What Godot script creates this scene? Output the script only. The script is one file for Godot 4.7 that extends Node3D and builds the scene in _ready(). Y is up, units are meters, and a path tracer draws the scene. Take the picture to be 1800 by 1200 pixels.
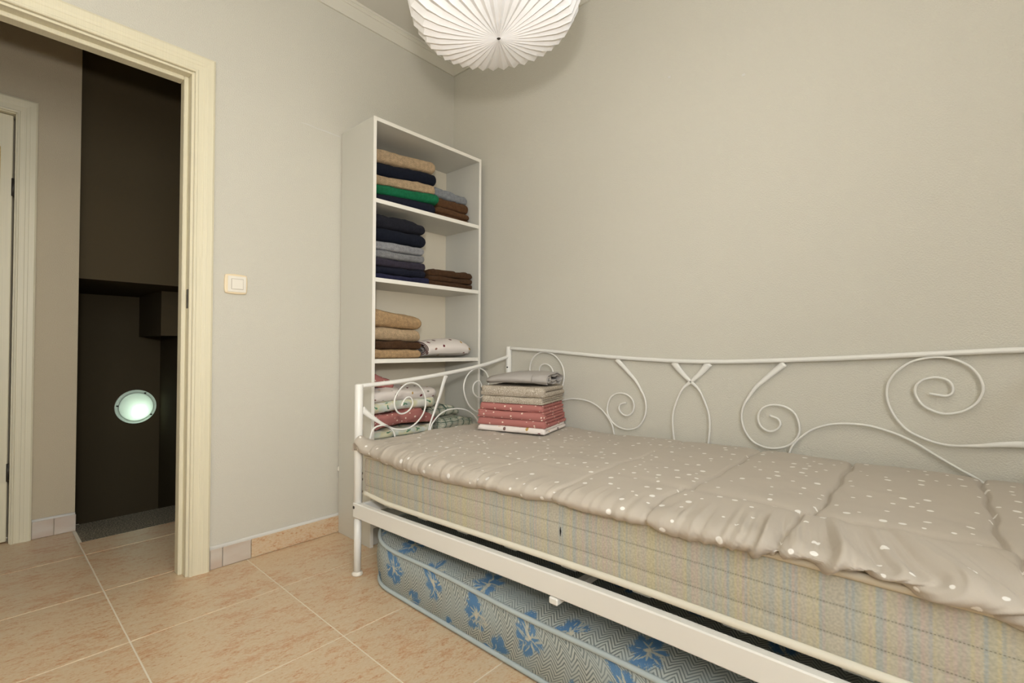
extends Node3D

# One small bedroom: daybed against the right wall, bookcase of towels in the corner, open doorway on the left wall.
# x runs along the left wall towards the corner, z comes back towards the camera, y is up; metres.

const LWZ := -2.194      # face of the left (door) wall
const RWX := 1.914       # face of the right (bed) wall
const CEIL := 2.60
const BACKZ := 1.15      # wall behind the camera, with the window
const NEARX := -1.20
const HALLZ := -3.142
const STZ := -4.2        # far wall of the stairwell
const BX := 1.899        # plane of the daybed's back
const FX := 1.016        # plane of the daybed's front legs
const EZ := -1.721       # plane of the daybed's end
const BED_MID := -0.743

var M := {}
var used := {}
var rng := RandomNumberGenerator.new()
var fn := FastNoiseLite.new()
var fn2 := FastNoiseLite.new()


# ------------------------------------------------------------------ shapes
class Sh:
	var st := SurfaceTool.new()
	var xf := Transform3D.IDENTITY
	var off := 0
	func _init(smooth := false):
		st.begin(Mesh.PRIMITIVE_TRIANGLES)
		st.set_smooth_group(0 if smooth else -1)
	func smooth(on: bool):
		st.set_smooth_group(0 if on else -1)
	func v(p: Vector3, uv := Vector2.ZERO):
		st.set_uv(uv)
		st.add_vertex(xf * p)
	func tri(a: Vector3, b: Vector3, c: Vector3, ua := Vector2.ZERO, ub := Vector2.ZERO, uc := Vector2.ZERO):
		v(a, ua)
		v(c, uc)
		v(b, ub)
	func quad(a: Vector3, b: Vector3, c: Vector3, d: Vector3, ua := Vector2.ZERO, ub := Vector2.ZERO, uc := Vector2.ZERO, ud := Vector2.ZERO):
		tri(a, b, c, ua, ub, uc)
		tri(a, c, d, ua, uc, ud)
	func quad_out(a: Vector3, b: Vector3, c: Vector3, d: Vector3, out: Vector3, ua := Vector2.ZERO, ub := Vector2.ZERO, uc := Vector2.ZERO, ud := Vector2.ZERO):
		var n := (c - a).cross(d - b)
		if n.dot(out) < 0.0:
			quad(d, c, b, a, ud, uc, ub, ua)
		else:
			quad(a, b, c, d, ua, ub, uc, ud)
	func tri_out(a: Vector3, b: Vector3, c: Vector3, out: Vector3, ua := Vector2.ZERO, ub := Vector2.ZERO, uc := Vector2.ZERO):
		if (b - a).cross(c - a).dot(out) < 0.0:
			tri(a, c, b, ua, uc, ub)
		else:
			tri(a, b, c, ua, ub, uc)
	func mesh() -> ArrayMesh:
		st.generate_normals()
		return st.commit()


func cbox(s: Sh, c: Vector3, size: Vector3, b := 0.003, uvs := 1.0, uvo := Vector2.ZERO, upright := 0):
	var h := size / 2.0
	b = minf(b, minf(h.x, minf(h.y, h.z)) * 0.9)
	var P := func(ax: int, sx: int, sy: int, sz: int) -> Vector3:
		var q := Vector3(sx * h.x, sy * h.y, sz * h.z)
		if ax != 0: q.x -= sx * b
		if ax != 1: q.y -= sy * b
		if ax != 2: q.z -= sz * b
		return c + q
	var U := func(p: Vector3) -> Vector2:
		if upright == 1:
			return Vector2(p.x - c.x + h.x, c.y - p.y) * uvs + uvo
		if upright == 2:
			return Vector2(p.z - c.z + h.z, c.y - p.y) * uvs + uvo
		return Vector2(p.x - c.x + h.x, p.z - c.z + h.z) * uvs + uvo
	var Q := func(a: Vector3, bb: Vector3, cc: Vector3, d: Vector3, out: Vector3):
		s.quad_out(a, bb, cc, d, out, U.call(a), U.call(bb), U.call(cc), U.call(d))
	for g in [-1, 1]:
		Q.call(P.call(0, g, -1, -1), P.call(0, g, 1, -1), P.call(0, g, 1, 1), P.call(0, g, -1, 1), Vector3(g, 0, 0))
		Q.call(P.call(1, -1, g, -1), P.call(1, 1, g, -1), P.call(1, 1, g, 1), P.call(1, -1, g, 1), Vector3(0, g, 0))
		Q.call(P.call(2, -1, -1, g), P.call(2, 1, -1, g), P.call(2, 1, 1, g), P.call(2, -1, 1, g), Vector3(0, 0, g))
	for g in [-1, 1]:
		for k in [-1, 1]:
			Q.call(P.call(0, g, k, -1), P.call(0, g, k, 1), P.call(1, g, k, 1), P.call(1, g, k, -1), Vector3(g, k, 0))
			Q.call(P.call(0, g, -1, k), P.call(0, g, 1, k), P.call(2, g, 1, k), P.call(2, g, -1, k), Vector3(g, 0, k))
			Q.call(P.call(1, -1, g, k), P.call(1, 1, g, k), P.call(2, 1, g, k), P.call(2, -1, g, k), Vector3(0, g, k))
			for j in [-1, 1]:
				s.tri_out(P.call(0, g, k, j), P.call(1, g, k, j), P.call(2, g, k, j), Vector3(g, k, j), U.call(P.call(1, g, k, j)), U.call(P.call(1, g, k, j)), U.call(P.call(1, g, k, j)))


func box_at(s: Sh, lo: Vector3, hi: Vector3, b := 0.003):
	cbox(s, (lo + hi) / 2.0, hi - lo, b)


# a sheath along a path: half-width w along the side, half-thickness t along `up`; w and t are arrays or one value
func sweep(s: Sh, pts: Array, up: Vector3, w, t, sides := 8, taper_ends := false):
	var rings := []
	for i in pts.size():
		var p: Vector3 = pts[i]
		var dir: Vector3 = (pts[mini(i + 1, pts.size() - 1)] - pts[maxi(i - 1, 0)]).normalized()
		var u := up
		if absf(u.dot(dir)) > 0.98:
			u = Vector3(0.3, 0.1, 0.9)
		var side := dir.cross(u).normalized()
		u = side.cross(dir).normalized()
		var wi: float = w[i] if w is Array else w
		var ti: float = t[i] if t is Array else t
		var ring := []
		for k in sides:
			var a := TAU * (k + 0.5) / sides
			ring.append(p + side * cos(a) * wi + u * sin(a) * ti)
		rings.append(ring)
	for i in rings.size() - 1:
		for k in sides:
			var k2 := (k + 1) % sides
			var mid: Vector3 = (rings[i][k] + rings[i][k2]) / 2.0 - (pts[i] as Vector3)
			s.quad_out(rings[i][k], rings[i][k2], rings[i + 1][k2], rings[i + 1][k], mid)
	for e in [0, pts.size() - 1]:
		var out: Vector3 = (pts[0] - pts[1]) if e == 0 else (pts[e] - pts[e - 1])
		for k in sides:
			s.tri_out(pts[e], rings[e][k], rings[e][(k + 1) % sides], out)


func rod(s: Sh, a: Vector3, b: Vector3, r: float, sides := 14, r2 := -1.0):
	sweep(s, [a, b], Vector3.UP if absf((b - a).normalized().y) < 0.9 else Vector3.RIGHT, [r, r if r2 < 0 else r2], [r, r if r2 < 0 else r2], sides)


func lathe(s: Sh, prof: Array, segs := 24, ctr := Vector3.ZERO, inside := Vector3.ZERO):
	for i in prof.size() - 1:
		for k in segs:
			var q := []
			for e in [[i, k], [i, k + 1], [i + 1, k + 1], [i + 1, k]]:
				var a: float = TAU * e[1] / segs
				q.append(ctr + Vector3(prof[e[0]].x * cos(a), prof[e[0]].y, prof[e[0]].x * sin(a)))
			var m: Vector3 = (q[0] + q[1] + q[2] + q[3]) / 4.0
			s.quad_out(q[0], q[1], q[2], q[3], m - ctr - inside)


# flat list of x,y pairs -> smooth points on a plane; place turns (u, y) into a point
func curve(flat: Array, sub: int, place: Callable) -> Array:
	var p := []
	for i in flat.size() / 2:
		p.append(Vector2(flat[2 * i], flat[2 * i + 1]))
	var out := []
	for i in p.size() - 1:
		var a: Vector2 = p[maxi(i - 1, 0)]
		var d: Vector2 = p[mini(i + 2, p.size() - 1)]
		for k in sub:
			var q: Vector2 = (p[i] as Vector2).cubic_interpolate(p[i + 1], a, d, float(k) / sub)
			out.append(place.call(q))
	out.append(place.call(p[p.size() - 1]))
	return out


# widths for a scroll: leaf from w0 at the start tapering over the first `part` of the path to the rod's radius
func leaf_widths(n: int, w0: float, r: float, part: float) -> Array:
	var w := []
	for i in n:
		var t: float = float(i) / (n - 1) / part
		w.append(r if t >= 1.0 else lerpf(w0, r, pow(t, 0.8)))
	return w


# a box rounded by r, n quads along each axis, moved by disp(point relative to centre) -> Vector3
func round_box(s: Sh, c: Vector3, size: Vector3, r: float, n: Vector3i, disp = null, turn := 0.0, uvo := Vector2.ZERO):
	var h := size / 2.0
	r = minf(r, minf(h.x, minf(h.y, h.z)))
	var inner := h - Vector3.ONE * r
	var rot := Basis(Vector3.UP, turn)
	var at := func(p: Vector3) -> Vector3:
		var q := p.clamp(-inner, inner)
		var d := p - q
		var o := q + d.normalized() * r if d.length() > 1e-6 else p
		if disp != null:
			o += disp.call(o)
		return c + rot * o
	var sp := func(i: int, m: int, hh: float) -> float:
		var t := float(i) / m
		var e := 0.5 - 0.5 * cos(PI * t)
		return lerpf(t, e, 0.75) * 2.0 * hh - hh
	for ax in 3:
		var a1 := (ax + 1) % 3
		var a2 := (ax + 2) % 3
		for g in [-1.0, 1.0]:
			var grid := []
			var uvg := []
			for i in n[a1] + 1:
				var row := []
				var ur := []
				for j in n[a2] + 1:
					var p := Vector3.ZERO
					p[ax] = g * h[ax]
					p[a1] = sp.call(i, n[a1], h[a1])
					p[a2] = sp.call(j, n[a2], h[a2])
					row.append(at.call(p))
					var uv := Vector2(p.z, p.y) if ax == 0 else (Vector2(p.x, p.z) if ax == 1 else Vector2(p.x, p.y))
					ur.append(Vector2(uv.x, -uv.y) + uvo)
				grid.append(row)
				uvg.append(ur)
			var out := Vector3.ZERO
			out[ax] = g
			out = rot * out
			for i in n[a1]:
				for j in n[a2]:
					var q := [grid[i][j], grid[i + 1][j], grid[i + 1][j + 1], grid[i][j + 1]]
					var u := [uvg[i][j], uvg[i + 1][j], uvg[i + 1][j + 1], uvg[i][j + 1]]
					if g > 0:
						s.quad(q[0], q[1], q[2], q[3], u[0], u[1], u[2], u[3])
					else:
						s.quad(q[3], q[2], q[1], q[0], u[3], u[2], u[1], u[0])


# ------------------------------------------------------------------ objects
func numbered(called: String) -> String:
	if not used.has(called):
		used[called] = 0
		return called
	used[called] += 1
	return "%s_%03d" % [called, used[called]]


func obj(called: String, s, m, parent: Node = self) -> MeshInstance3D:
	var o := MeshInstance3D.new()
	o.mesh = s.mesh() if s is Sh else s
	o.material_override = M[m] if m is String else m
	o.name = numbered(called) if parent == self else called
	parent.add_child(o, true)
	return o


func tag(o: Node, label: String, category: String, group := ""):
	o.set_meta("label", label)
	o.set_meta("category", category)
	if group != "":
		o.set_meta("group", group)


func thing(called: String, label: String, category: String, group := "", at := Vector3.ZERO) -> Node3D:
	var o := Node3D.new()
	o.name = numbered(called)
	add_child(o)
	o.position = at
	tag(o, label, category, group)
	return o


func struct(called: String, s, m) -> MeshInstance3D:
	var o := obj(called, s, m)
	o.set_meta("kind", "structure")
	return o


func struct_root(called: String) -> Node3D:
	var o := Node3D.new()
	o.name = numbered(called)
	add_child(o)
	o.set_meta("kind", "structure")
	return o


# ------------------------------------------------------------------ materials
func noise_img(w: int, freq: float, type := FastNoiseLite.TYPE_SIMPLEX_SMOOTH, oct := 3, sd := 1) -> Image:
	var f := FastNoiseLite.new()
	f.noise_type = type
	f.frequency = freq
	f.fractal_octaves = oct
	f.seed = sd
	return f.get_seamless_image(w, w)


func normal_tex(im: Image, strength: float) -> ImageTexture:
	var c := im.duplicate() as Image
	c.bump_map_to_normal_map(strength)
	return ImageTexture.create_from_image(c)


func mat(key: String, col: Color, rough := 0.6, spec := 0.5) -> StandardMaterial3D:
	var m := StandardMaterial3D.new()
	m.albedo_color = col
	m.roughness = rough
	m.metallic_specular = spec
	m.resource_name = key
	M[key] = m
	return m


func c8(r: int, g: int, b: int) -> Color:
	return Color8(r, g, b)


func bump(m: StandardMaterial3D, t: Texture2D, amount: float, scale: float, tri := true):
	m.normal_enabled = true
	m.normal_texture = t
	m.normal_scale = amount
	if tri:
		m.uv1_triplanar = true
		m.uv1_scale = Vector3.ONE * scale


# paints per pixel: f(u, v) -> Color with u, v in 0..1
func paint(w: int, h: int, f: Callable) -> Image:
	var im := Image.create(w, h, false, Image.FORMAT_RGB8)
	for y in h:
		for x in w:
			im.set_pixel(x, y, f.call((x + 0.5) / w, (y + 0.5) / h))
	return im


func blob(im: Image, cx: float, cy: float, rx: float, ry: float, ang: float, col: Color, soft := 0.15, ragged := 0.0):
	var w := im.get_width()
	var h := im.get_height()
	var R := int(ceil(maxf(rx, ry) * (1.0 + ragged))) + 2
	var ca := cos(ang)
	var sa := sin(ang)
	for dy in range(-R, R + 1):
		for dx in range(-R, R + 1):
			var px := dx - (cx - floorf(cx))
			var py := dy - (cy - floorf(cy))
			var a := (px * ca + py * sa) / rx
			var b := (-px * sa + py * ca) / ry
			var d := sqrt(a * a + b * b)
			if ragged > 0.0:
				d += fn2.get_noise_2d((cx + dx) * 4.0, (cy + dy) * 4.0) * ragged
			if d < 1.0 + soft:
				var x := posmod(int(cx) + dx, w)
				var y := posmod(int(cy) + dy, h)
				var k := clampf((1.0 + soft - d) / (soft + 0.001), 0.0, 1.0)
				im.set_pixel(x, y, im.get_pixel(x, y).lerp(col, k * col.a))


# scattered dots that keep apart; returns centres in 0..1 (wraps round)
func scatter(n: int, apart: float, sd: int) -> Array:
	var r := RandomNumberGenerator.new()
	r.seed = sd
	var out := []
	for k in n * 30:
		if out.size() >= n:
			break
		var p := Vector2(r.randf(), r.randf())
		var ok := true
		for q in out:
			var d: Vector2 = (p - q).abs()
			d = Vector2(minf(d.x, 1.0 - d.x), minf(d.y, 1.0 - d.y))
			if d.length() < apart:
				ok = false
				break
		if ok:
			out.append(p)
	return out


func cloth_tex(key: String, im: Image, metres: float, rough := 0.95, weave := 0.35) -> StandardMaterial3D:
	var m := mat(key, Color.WHITE, rough, 0.2)
	m.albedo_texture = ImageTexture.create_from_image(im)
	m.uv1_scale = Vector3(1.0 / metres, 1.0 / metres, 1.0)
	return m


func make_materials():
	rng.seed = 11
	fn.seed = 5
	fn.frequency = 1.0
	fn.noise_type = FastNoiseLite.TYPE_SIMPLEX_SMOOTH
	fn.fractal_octaves = 3
	fn2.seed = 9
	fn2.frequency = 0.05
	fn2.noise_type = FastNoiseLite.TYPE_SIMPLEX_SMOOTH
	var peel := normal_tex(noise_img(512, 0.13, FastNoiseLite.TYPE_SIMPLEX_SMOOTH, 3, 3), 5.0)
	var terry := normal_tex(noise_img(512, 0.11, FastNoiseLite.TYPE_SIMPLEX_SMOOTH, 2, 7), 10.0)
	var m := mat("wall", c8(210, 206, 194), 0.75, 0.3)
	bump(m, peel, 0.30, 2.4)
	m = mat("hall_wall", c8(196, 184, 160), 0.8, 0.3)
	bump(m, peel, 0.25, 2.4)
	m = mat("stair_wall", c8(86, 76, 58), 0.9, 0.2)  # the same wall paint, darkened to stand for the unlit stairwell
	mat("hall_ceiling", c8(140, 132, 118), 0.9, 0.2)  # unseen hall surfaces, darkened to cut the light they bounce
	mat("ceiling", c8(214, 211, 202), 0.9, 0.2)
	mat("cornice", c8(218, 214, 201), 0.6, 0.4)
	m = mat("door_paint", c8(230, 222, 198), 0.45, 0.5)
	# brushed vertical streaks of the cream casing
	var streak := paint(256, 64, func(u: float, v: float) -> Color:
		var k := 0.985 + 0.022 * fn.get_noise_2d(u * 40.0, v * 0.6) + 0.012 * fn.get_noise_2d(u * 160.0, v * 2.0)
		return Color(k, k, k * 0.985))
	m.albedo_texture = ImageTexture.create_from_image(streak)
	m.uv1_triplanar = true
	m.uv1_scale = Vector3(5.0, 0.8, 5.0)
	m.uv1_triplanar_sharpness = 6.0
	mat("door_leaf", c8(214, 186, 120), 0.4, 0.5)
	mat("dark_metal", c8(70, 66, 60), 0.45, 0.5).metallic = 0.6
	mat("dark_hole", c8(40, 38, 36), 0.8, 0.3)
	mat("grout", c8(232, 222, 204), 0.85, 0.3)
	mat("caulk", c8(216, 214, 208), 0.6, 0.4)
	mat("white_lacquer", c8(208, 206, 197), 0.4, 0.5)  # darker than the front edges: shade on the panels put into the colour
	mat("lit_shelf_edge", c8(244, 240, 231), 0.45, 0.5)  # front edges lightened: light falling on them is put into the colour
	mat("back_board", c8(226, 216, 196), 0.6, 0.4)
	m = mat("bed_metal", c8(238, 236, 230), 0.32, 0.5)
	mat("plastic_white", c8(238, 232, 220), 0.35, 0.5)
	mat("plastic_cream", c8(238, 220, 186), 0.4, 0.5)
	mat("seam_grey", c8(186, 178, 164), 0.6, 0.3)
	m = mat("paper", c8(251, 251, 252), 0.85, 0.2)
	m.backlight_enabled = true
	m.backlight = Color(0.5, 0.49, 0.48)
	m = mat("frosted", c8(226, 234, 229), 0.5, 0.5)
	m.backlight_enabled = true
	m.backlight = Color(0.9, 0.92, 0.9)
	m = mat("bulb", Color(0.9, 1.0, 0.94), 0.5)
	m.emission_enabled = true
	m.emission = Color(0.85, 1.0, 0.92)
	m.emission_energy_multiplier = 2.0
	m = mat("pane", Color(0.9, 0.95, 0.95, 0.08), 0.02, 0.5)
	m.transparency = BaseMaterial3D.TRANSPARENCY_ALPHA
	# granite
	var gr := paint(256, 256, func(u: float, v: float) -> Color:
		var k := fn.get_noise_2d(u * 60.0, v * 60.0) + 0.7 * fn.get_noise_2d(u * 150.0 + 40.0, v * 150.0)
		return Color8(168, 158, 138).lerp(Color8(62, 56, 48), clampf(0.5 + k, 0.0, 1.0)))
	m = mat("granite", Color.WHITE, 0.6, 0.3)
	m.albedo_texture = ImageTexture.create_from_image(gr)
	m.uv1_triplanar = true
	m.uv1_scale = Vector3.ONE * 2.0
	# floor tile: cream with slanting peach streaks; nine tiles' worth in one picture
	var tl := paint(1020, 1020, func(u: float, v: float) -> Color:
		var a := u * 3.0 + v * 0.9
		var b := v * 3.0 - u * 0.5
		var big := fn.get_noise_2d(a * 1.6, b * 4.0)
		var mid := fn.get_noise_2d(a * 6.0 + 30.0, b * 14.0)
		var fine := fn.get_noise_2d(a * 26.0, b * 48.0 + 9.0)
		var speck := fn.get_noise_2d(u * 210.0, v * 260.0)
		var base := Color8(216, 195, 166).lerp(Color8(211, 183, 147), clampf(0.5 + fine * 0.9 + speck * 0.5, 0.0, 1.0))
		var k := clampf((big * 0.7 + mid * 0.75 + fine * 0.5 + speck * 0.35) * 1.2 + 0.06, 0.0, 1.0)
		base = base.lerp(Color8(201, 153, 115), k * 0.8)
		var vein := clampf((mid * 0.6 + fine * 0.9 + speck * 0.5 - 0.5) * 2.4, 0.0, 1.0)
		base = base.lerp(Color8(178, 114, 76), vein * 0.5)
		var pale := clampf((-mid - 0.2) * 1.6, 0.0, 1.0)
		return base.lerp(Color8(216, 202, 180), pale * 0.5))
	m = mat("tile", Color.WHITE, 0.34, 0.5)
	m.albedo_texture = ImageTexture.create_from_image(tl)
	m = mat("tile_skirt", Color.WHITE, 0.4, 0.5)
	m.albedo_texture = ImageTexture.create_from_image(tl)
	m = mat("tile_skirt_pale", c8(250, 250, 250), 0.4, 0.5)
	m.albedo_texture = ImageTexture.create_from_image(paint(256, 256, func(u: float, v: float) -> Color:
		return Color8(210, 200, 188).lerp(Color8(202, 184, 168), clampf(0.5 + fn.get_noise_2d(u * 7.0, v * 16.0), 0.0, 1.0))))
	# towels
	var tw := {"tan": c8(226, 196, 158), "amber": c8(222, 184, 138), "navy": c8(40, 42, 58), "charcoal": c8(48, 48, 57), "ink": c8(34, 38, 52), "indigo": c8(56, 56, 86), "plum": c8(76, 70, 84), "green": c8(40, 138, 92), "brown": c8(124, 88, 60), "umber": c8(98, 70, 48), "silver": c8(186, 186, 190), "grey": c8(168, 168, 170), "slate": c8(178, 182, 188)}
	var fuzz := ImageTexture.create_from_image(paint(256, 256, func(u: float, v: float) -> Color:
		var k := 0.86 + 0.26 * fn.get_noise_2d(u * 46.0, v * 46.0) + 0.12 * fn.get_noise_2d(u * 9.0, v * 9.0)
		return Color(k, k, k)))
	for k in tw:
		m = mat("towel_" + k, tw[k], 1.0, 0.15)
		m.albedo_texture = fuzz
		bump(m, terry, 1.4, 5.0)
		m.rim_enabled = true
		m.rim = 0.25
	m = mat("cotton_grey", c8(176, 170, 165), 0.95, 0.2)
	# polka dots and prints
	var im := Image.create(1024, 1024, false, Image.FORMAT_RGB8)
	im.fill(c8(190, 180, 167))
	var k2 := 0
	for p in scatter(165, 0.036, 21):
		var big: bool = k2 % 5 < 2
		var r := rng.randf_range(7.6, 9.4) if big else rng.randf_range(4.2, 6.2)
		blob(im, p.x * 1024, p.y * 1024, r, r * rng.randf_range(0.8, 1.0), rng.randf() * 3.0, c8(240, 236, 230))
		k2 += 1
	cloth_tex("duvet", im, 0.82, 0.85)
	M["duvet"].metallic_specular = 0.35
	M["duvet"].rim_enabled = true
	M["duvet"].rim = 0.15
	im = Image.create(512, 512, false, Image.FORMAT_RGB8)
	im.fill(c8(178, 117, 111))
	for p in scatter(46, 0.1, 33):
		blob(im, p.x * 512, p.y * 512, 7.5, 6.5, rng.randf() * 3.0, c8(236, 216, 200))
	cloth_tex("pink_dots", im, 0.27)
	im = Image.create(512, 512, false, Image.FORMAT_RGB8)
	im.fill(c8(236, 227, 221))
	var spots := [c8(110, 42, 52), c8(150, 112, 100), c8(196, 160, 96), c8(150, 146, 132), c8(120, 96, 92)]
	k2 = 0
	for p in scatter(34, 0.13, 47):
		blob(im, p.x * 512, p.y * 512, 11.5, 8.5, rng.randf() * 3.0, spots[k2 % 5])
		k2 += 1
	cloth_tex("spotted", im, 0.34)
	im = Image.create(512, 512, false, Image.FORMAT_RGB8)
	im.fill(c8(226, 224, 214))
	for p in scatter(26, 0.13, 51):
		blob(im, p.x * 512, p.y * 512, 40, 28, rng.randf() * 3.0, Color8(214, 208, 160, 140), 0.7, 0.3)
	for p in scatter(22, 0.15, 52):
		blob(im, p.x * 512, p.y * 512, 34, 24, rng.randf() * 3.0, Color8(198, 212, 206, 150), 0.7, 0.3)
	for p in scatter(20, 0.17, 53):
		for j in 3:
			var a := rng.randf() * TAU
			blob(im, p.x * 512 + cos(a) * 11, p.y * 512 + sin(a) * 11, 11, 5.5, a, Color8(92, 138, 110, 220), 0.3)
	cloth_tex("pale_floral", im, 0.3)
	im = paint(512, 512, func(u: float, v: float) -> Color:
		var base := Color8(206, 202, 184)
		var gx := absf(fposmod(u * 7.0, 1.0) - 0.5)
		var gy := absf(fposmod(v * 7.0, 1.0) - 0.5)
		if gx < 0.06 or gy < 0.06:
			base = Color8(74, 96, 84)
		elif absf(gx - 0.2) < 0.035 or absf(gy - 0.2) < 0.035:
			base = Color8(150, 162, 148)
		return base.lerp(Color8(170, 172, 150), clampf(fn.get_noise_2d(u * 9.0, v * 9.0), 0.0, 1.0) * 0.5))
	cloth_tex("plaid", im, 0.3)
	im = paint(512, 512, func(u: float, v: float) -> Color:
		var wx := fn.get_noise_2d(u * 8.0 + 3.0, v * 8.0)
		var wy := fn.get_noise_2d(u * 8.0, v * 8.0 + 17.0)
		var k := sin((wx * 3.0 + u * 7.0) * 7.0) * 0.5 + sin((wy * 3.0 + v * 8.0) * 7.0) * 0.5 + fn.get_noise_2d(u * 60.0, v * 60.0) * 0.8
		return Color8(152, 139, 122).lerp(Color8(208, 198, 184), clampf(0.5 + k * 0.9, 0.0, 1.0)))
	cloth_tex("paisley", im, 0.24)
	# striped ticking of the upper mattress
	var cols := [c8(222, 213, 190), c8(230, 218, 172), c8(220, 212, 190), c8(190, 201, 201), c8(226, 204, 190), c8(216, 210, 190), c8(230, 218, 168), c8(188, 200, 205), c8(226, 202, 192), c8(218, 211, 190), c8(206, 208, 190), c8(226, 216, 178)]
	var seq := []
	for i in 128:
		seq.append(cols[rng.randi() % cols.size()])
	im = paint(1024, 512, func(u: float, v: float) -> Color:
		var uu := u + 0.0012 * sin(v * 260.0)
		var f := fposmod(uu * 128.0, 128.0)
		var i := int(f)
		var a: Color = (seq[i % 128] as Color).lerp(seq[(i / 3) * 3 % 128], 0.35)
		a = a.lerp((seq[(i + 1) % 128] as Color).lerp(seq[((i + 1) / 3) * 3 % 128], 0.35), smoothstep(0.4, 1.0, f - i))
		a = a.lerp(Color8(220, 215, 200), 0.45)
		var weave := 0.95 + 0.05 * sin(u * 1024.0 * 1.3) * sin(v * 512.0 * 1.2)
		weave *= 0.96 + 0.08 * fn.get_noise_2d(u * 90.0, v * 30.0)
		a = a * weave
		for y in [0.42, 0.69]:
			var d := absf(v - y)
			if d < 0.0045 and fposmod(u * 128.0, 1.0) < 0.55:
				a = a.lerp(Color8(110, 106, 94), 0.55)
			elif d < 0.02:
				a = a * (0.93 + 0.07 * d / 0.02)
		return a * Color(0.94, 0.943, 0.946))
	cloth_tex("ticking", im, 1.0)
	M["ticking"].uv1_scale = Vector3(1.0 / 0.62, 1.0 / 0.2, 1.0)
	M["ticking"].uv1_offset = Vector3(0.0, 0.5, 0.0)
	mat("piping", c8(226, 220, 204), 0.8, 0.2)
	mat("tan_piping", c8(206, 195, 174), 0.8, 0.2)
	# blue floral damask of the lower mattress
	im = paint(1024, 1024, func(u: float, v: float) -> Color:
		var tx := absf(fposmod(u * 21.0, 1.0) - 0.5) * 2.0
		var w := fposmod(v * 78.0 + tx * 2.3, 1.0)
		var line := smoothstep(0.0, 0.16, w) * (1.0 - smoothstep(0.62, 0.8, w))
		var base := Color8(112, 118, 116).lerp(Color8(190, 193, 186), line)
		return base.lerp(Color8(168, 181, 184), 0.3 + 0.5 * fn.get_noise_2d(u * 6.0, v * 6.0)))
	for p in [Vector2(0.06, 0.55), Vector2(0.27, 0.6), Vector2(0.48, 0.53), Vector2(0.71, 0.58), Vector2(0.92, 0.5), Vector2(0.16, 0.44), Vector2(0.38, 0.42), Vector2(0.6, 0.42), Vector2(0.82, 0.43), Vector2(0.1, 0.1), Vector2(0.33, 0.16), Vector2(0.56, 0.08), Vector2(0.8, 0.18), Vector2(0.08, 0.875), Vector2(0.30, 0.895), Vector2(0.52, 0.865), Vector2(0.76, 0.885), Vector2(0.19, 0.985), Vector2(0.41, 0.01), Vector2(0.64, 0.985), Vector2(0.9, 0.99)]:
		var c := Vector2(p.x * 1024, p.y * 1024)
		for j in 20:
			var a := rng.randf() * TAU
			var d := sqrt(rng.randf()) * 46.0
			blob(im, c.x + cos(a) * d * 0.85, c.y + sin(a) * d * 1.1, rng.randf_range(12, 22), rng.randf_range(7, 12), a + rng.randf_range(-0.7, 0.7), Color8(92, 132, 174, 225), 0.25, 0.9)
		for j in 18:
			var a := rng.randf() * TAU
			var d := rng.randf_range(8.0, 46.0)
			blob(im, c.x + cos(a) * d, c.y + sin(a) * d, rng.randf_range(6, 15), rng.randf_range(1.5, 3.2), a + rng.randf_range(-0.5, 0.5), Color8(196, 194, 178, 200), 0.4, 0.5)
		for j in 3:
			blob(im, c.x + rng.randf_range(-6, 6), c.y + rng.randf_range(-6, 6), 7, 5, rng.randf() * 3.0, Color8(206, 200, 180, 190), 0.4, 0.5)
	m = cloth_tex("damask", im, 0.92)
	var hm := im.duplicate() as Image
	hm.convert(Image.FORMAT_L8)
	hm.convert(Image.FORMAT_RGB8)
	m.normal_enabled = true
	m.normal_texture = normal_tex(hm, 3.0)
	m.normal_scale = 0.8
	mat("blue_piping", c8(184, 194, 195), 0.8, 0.2)


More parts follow.
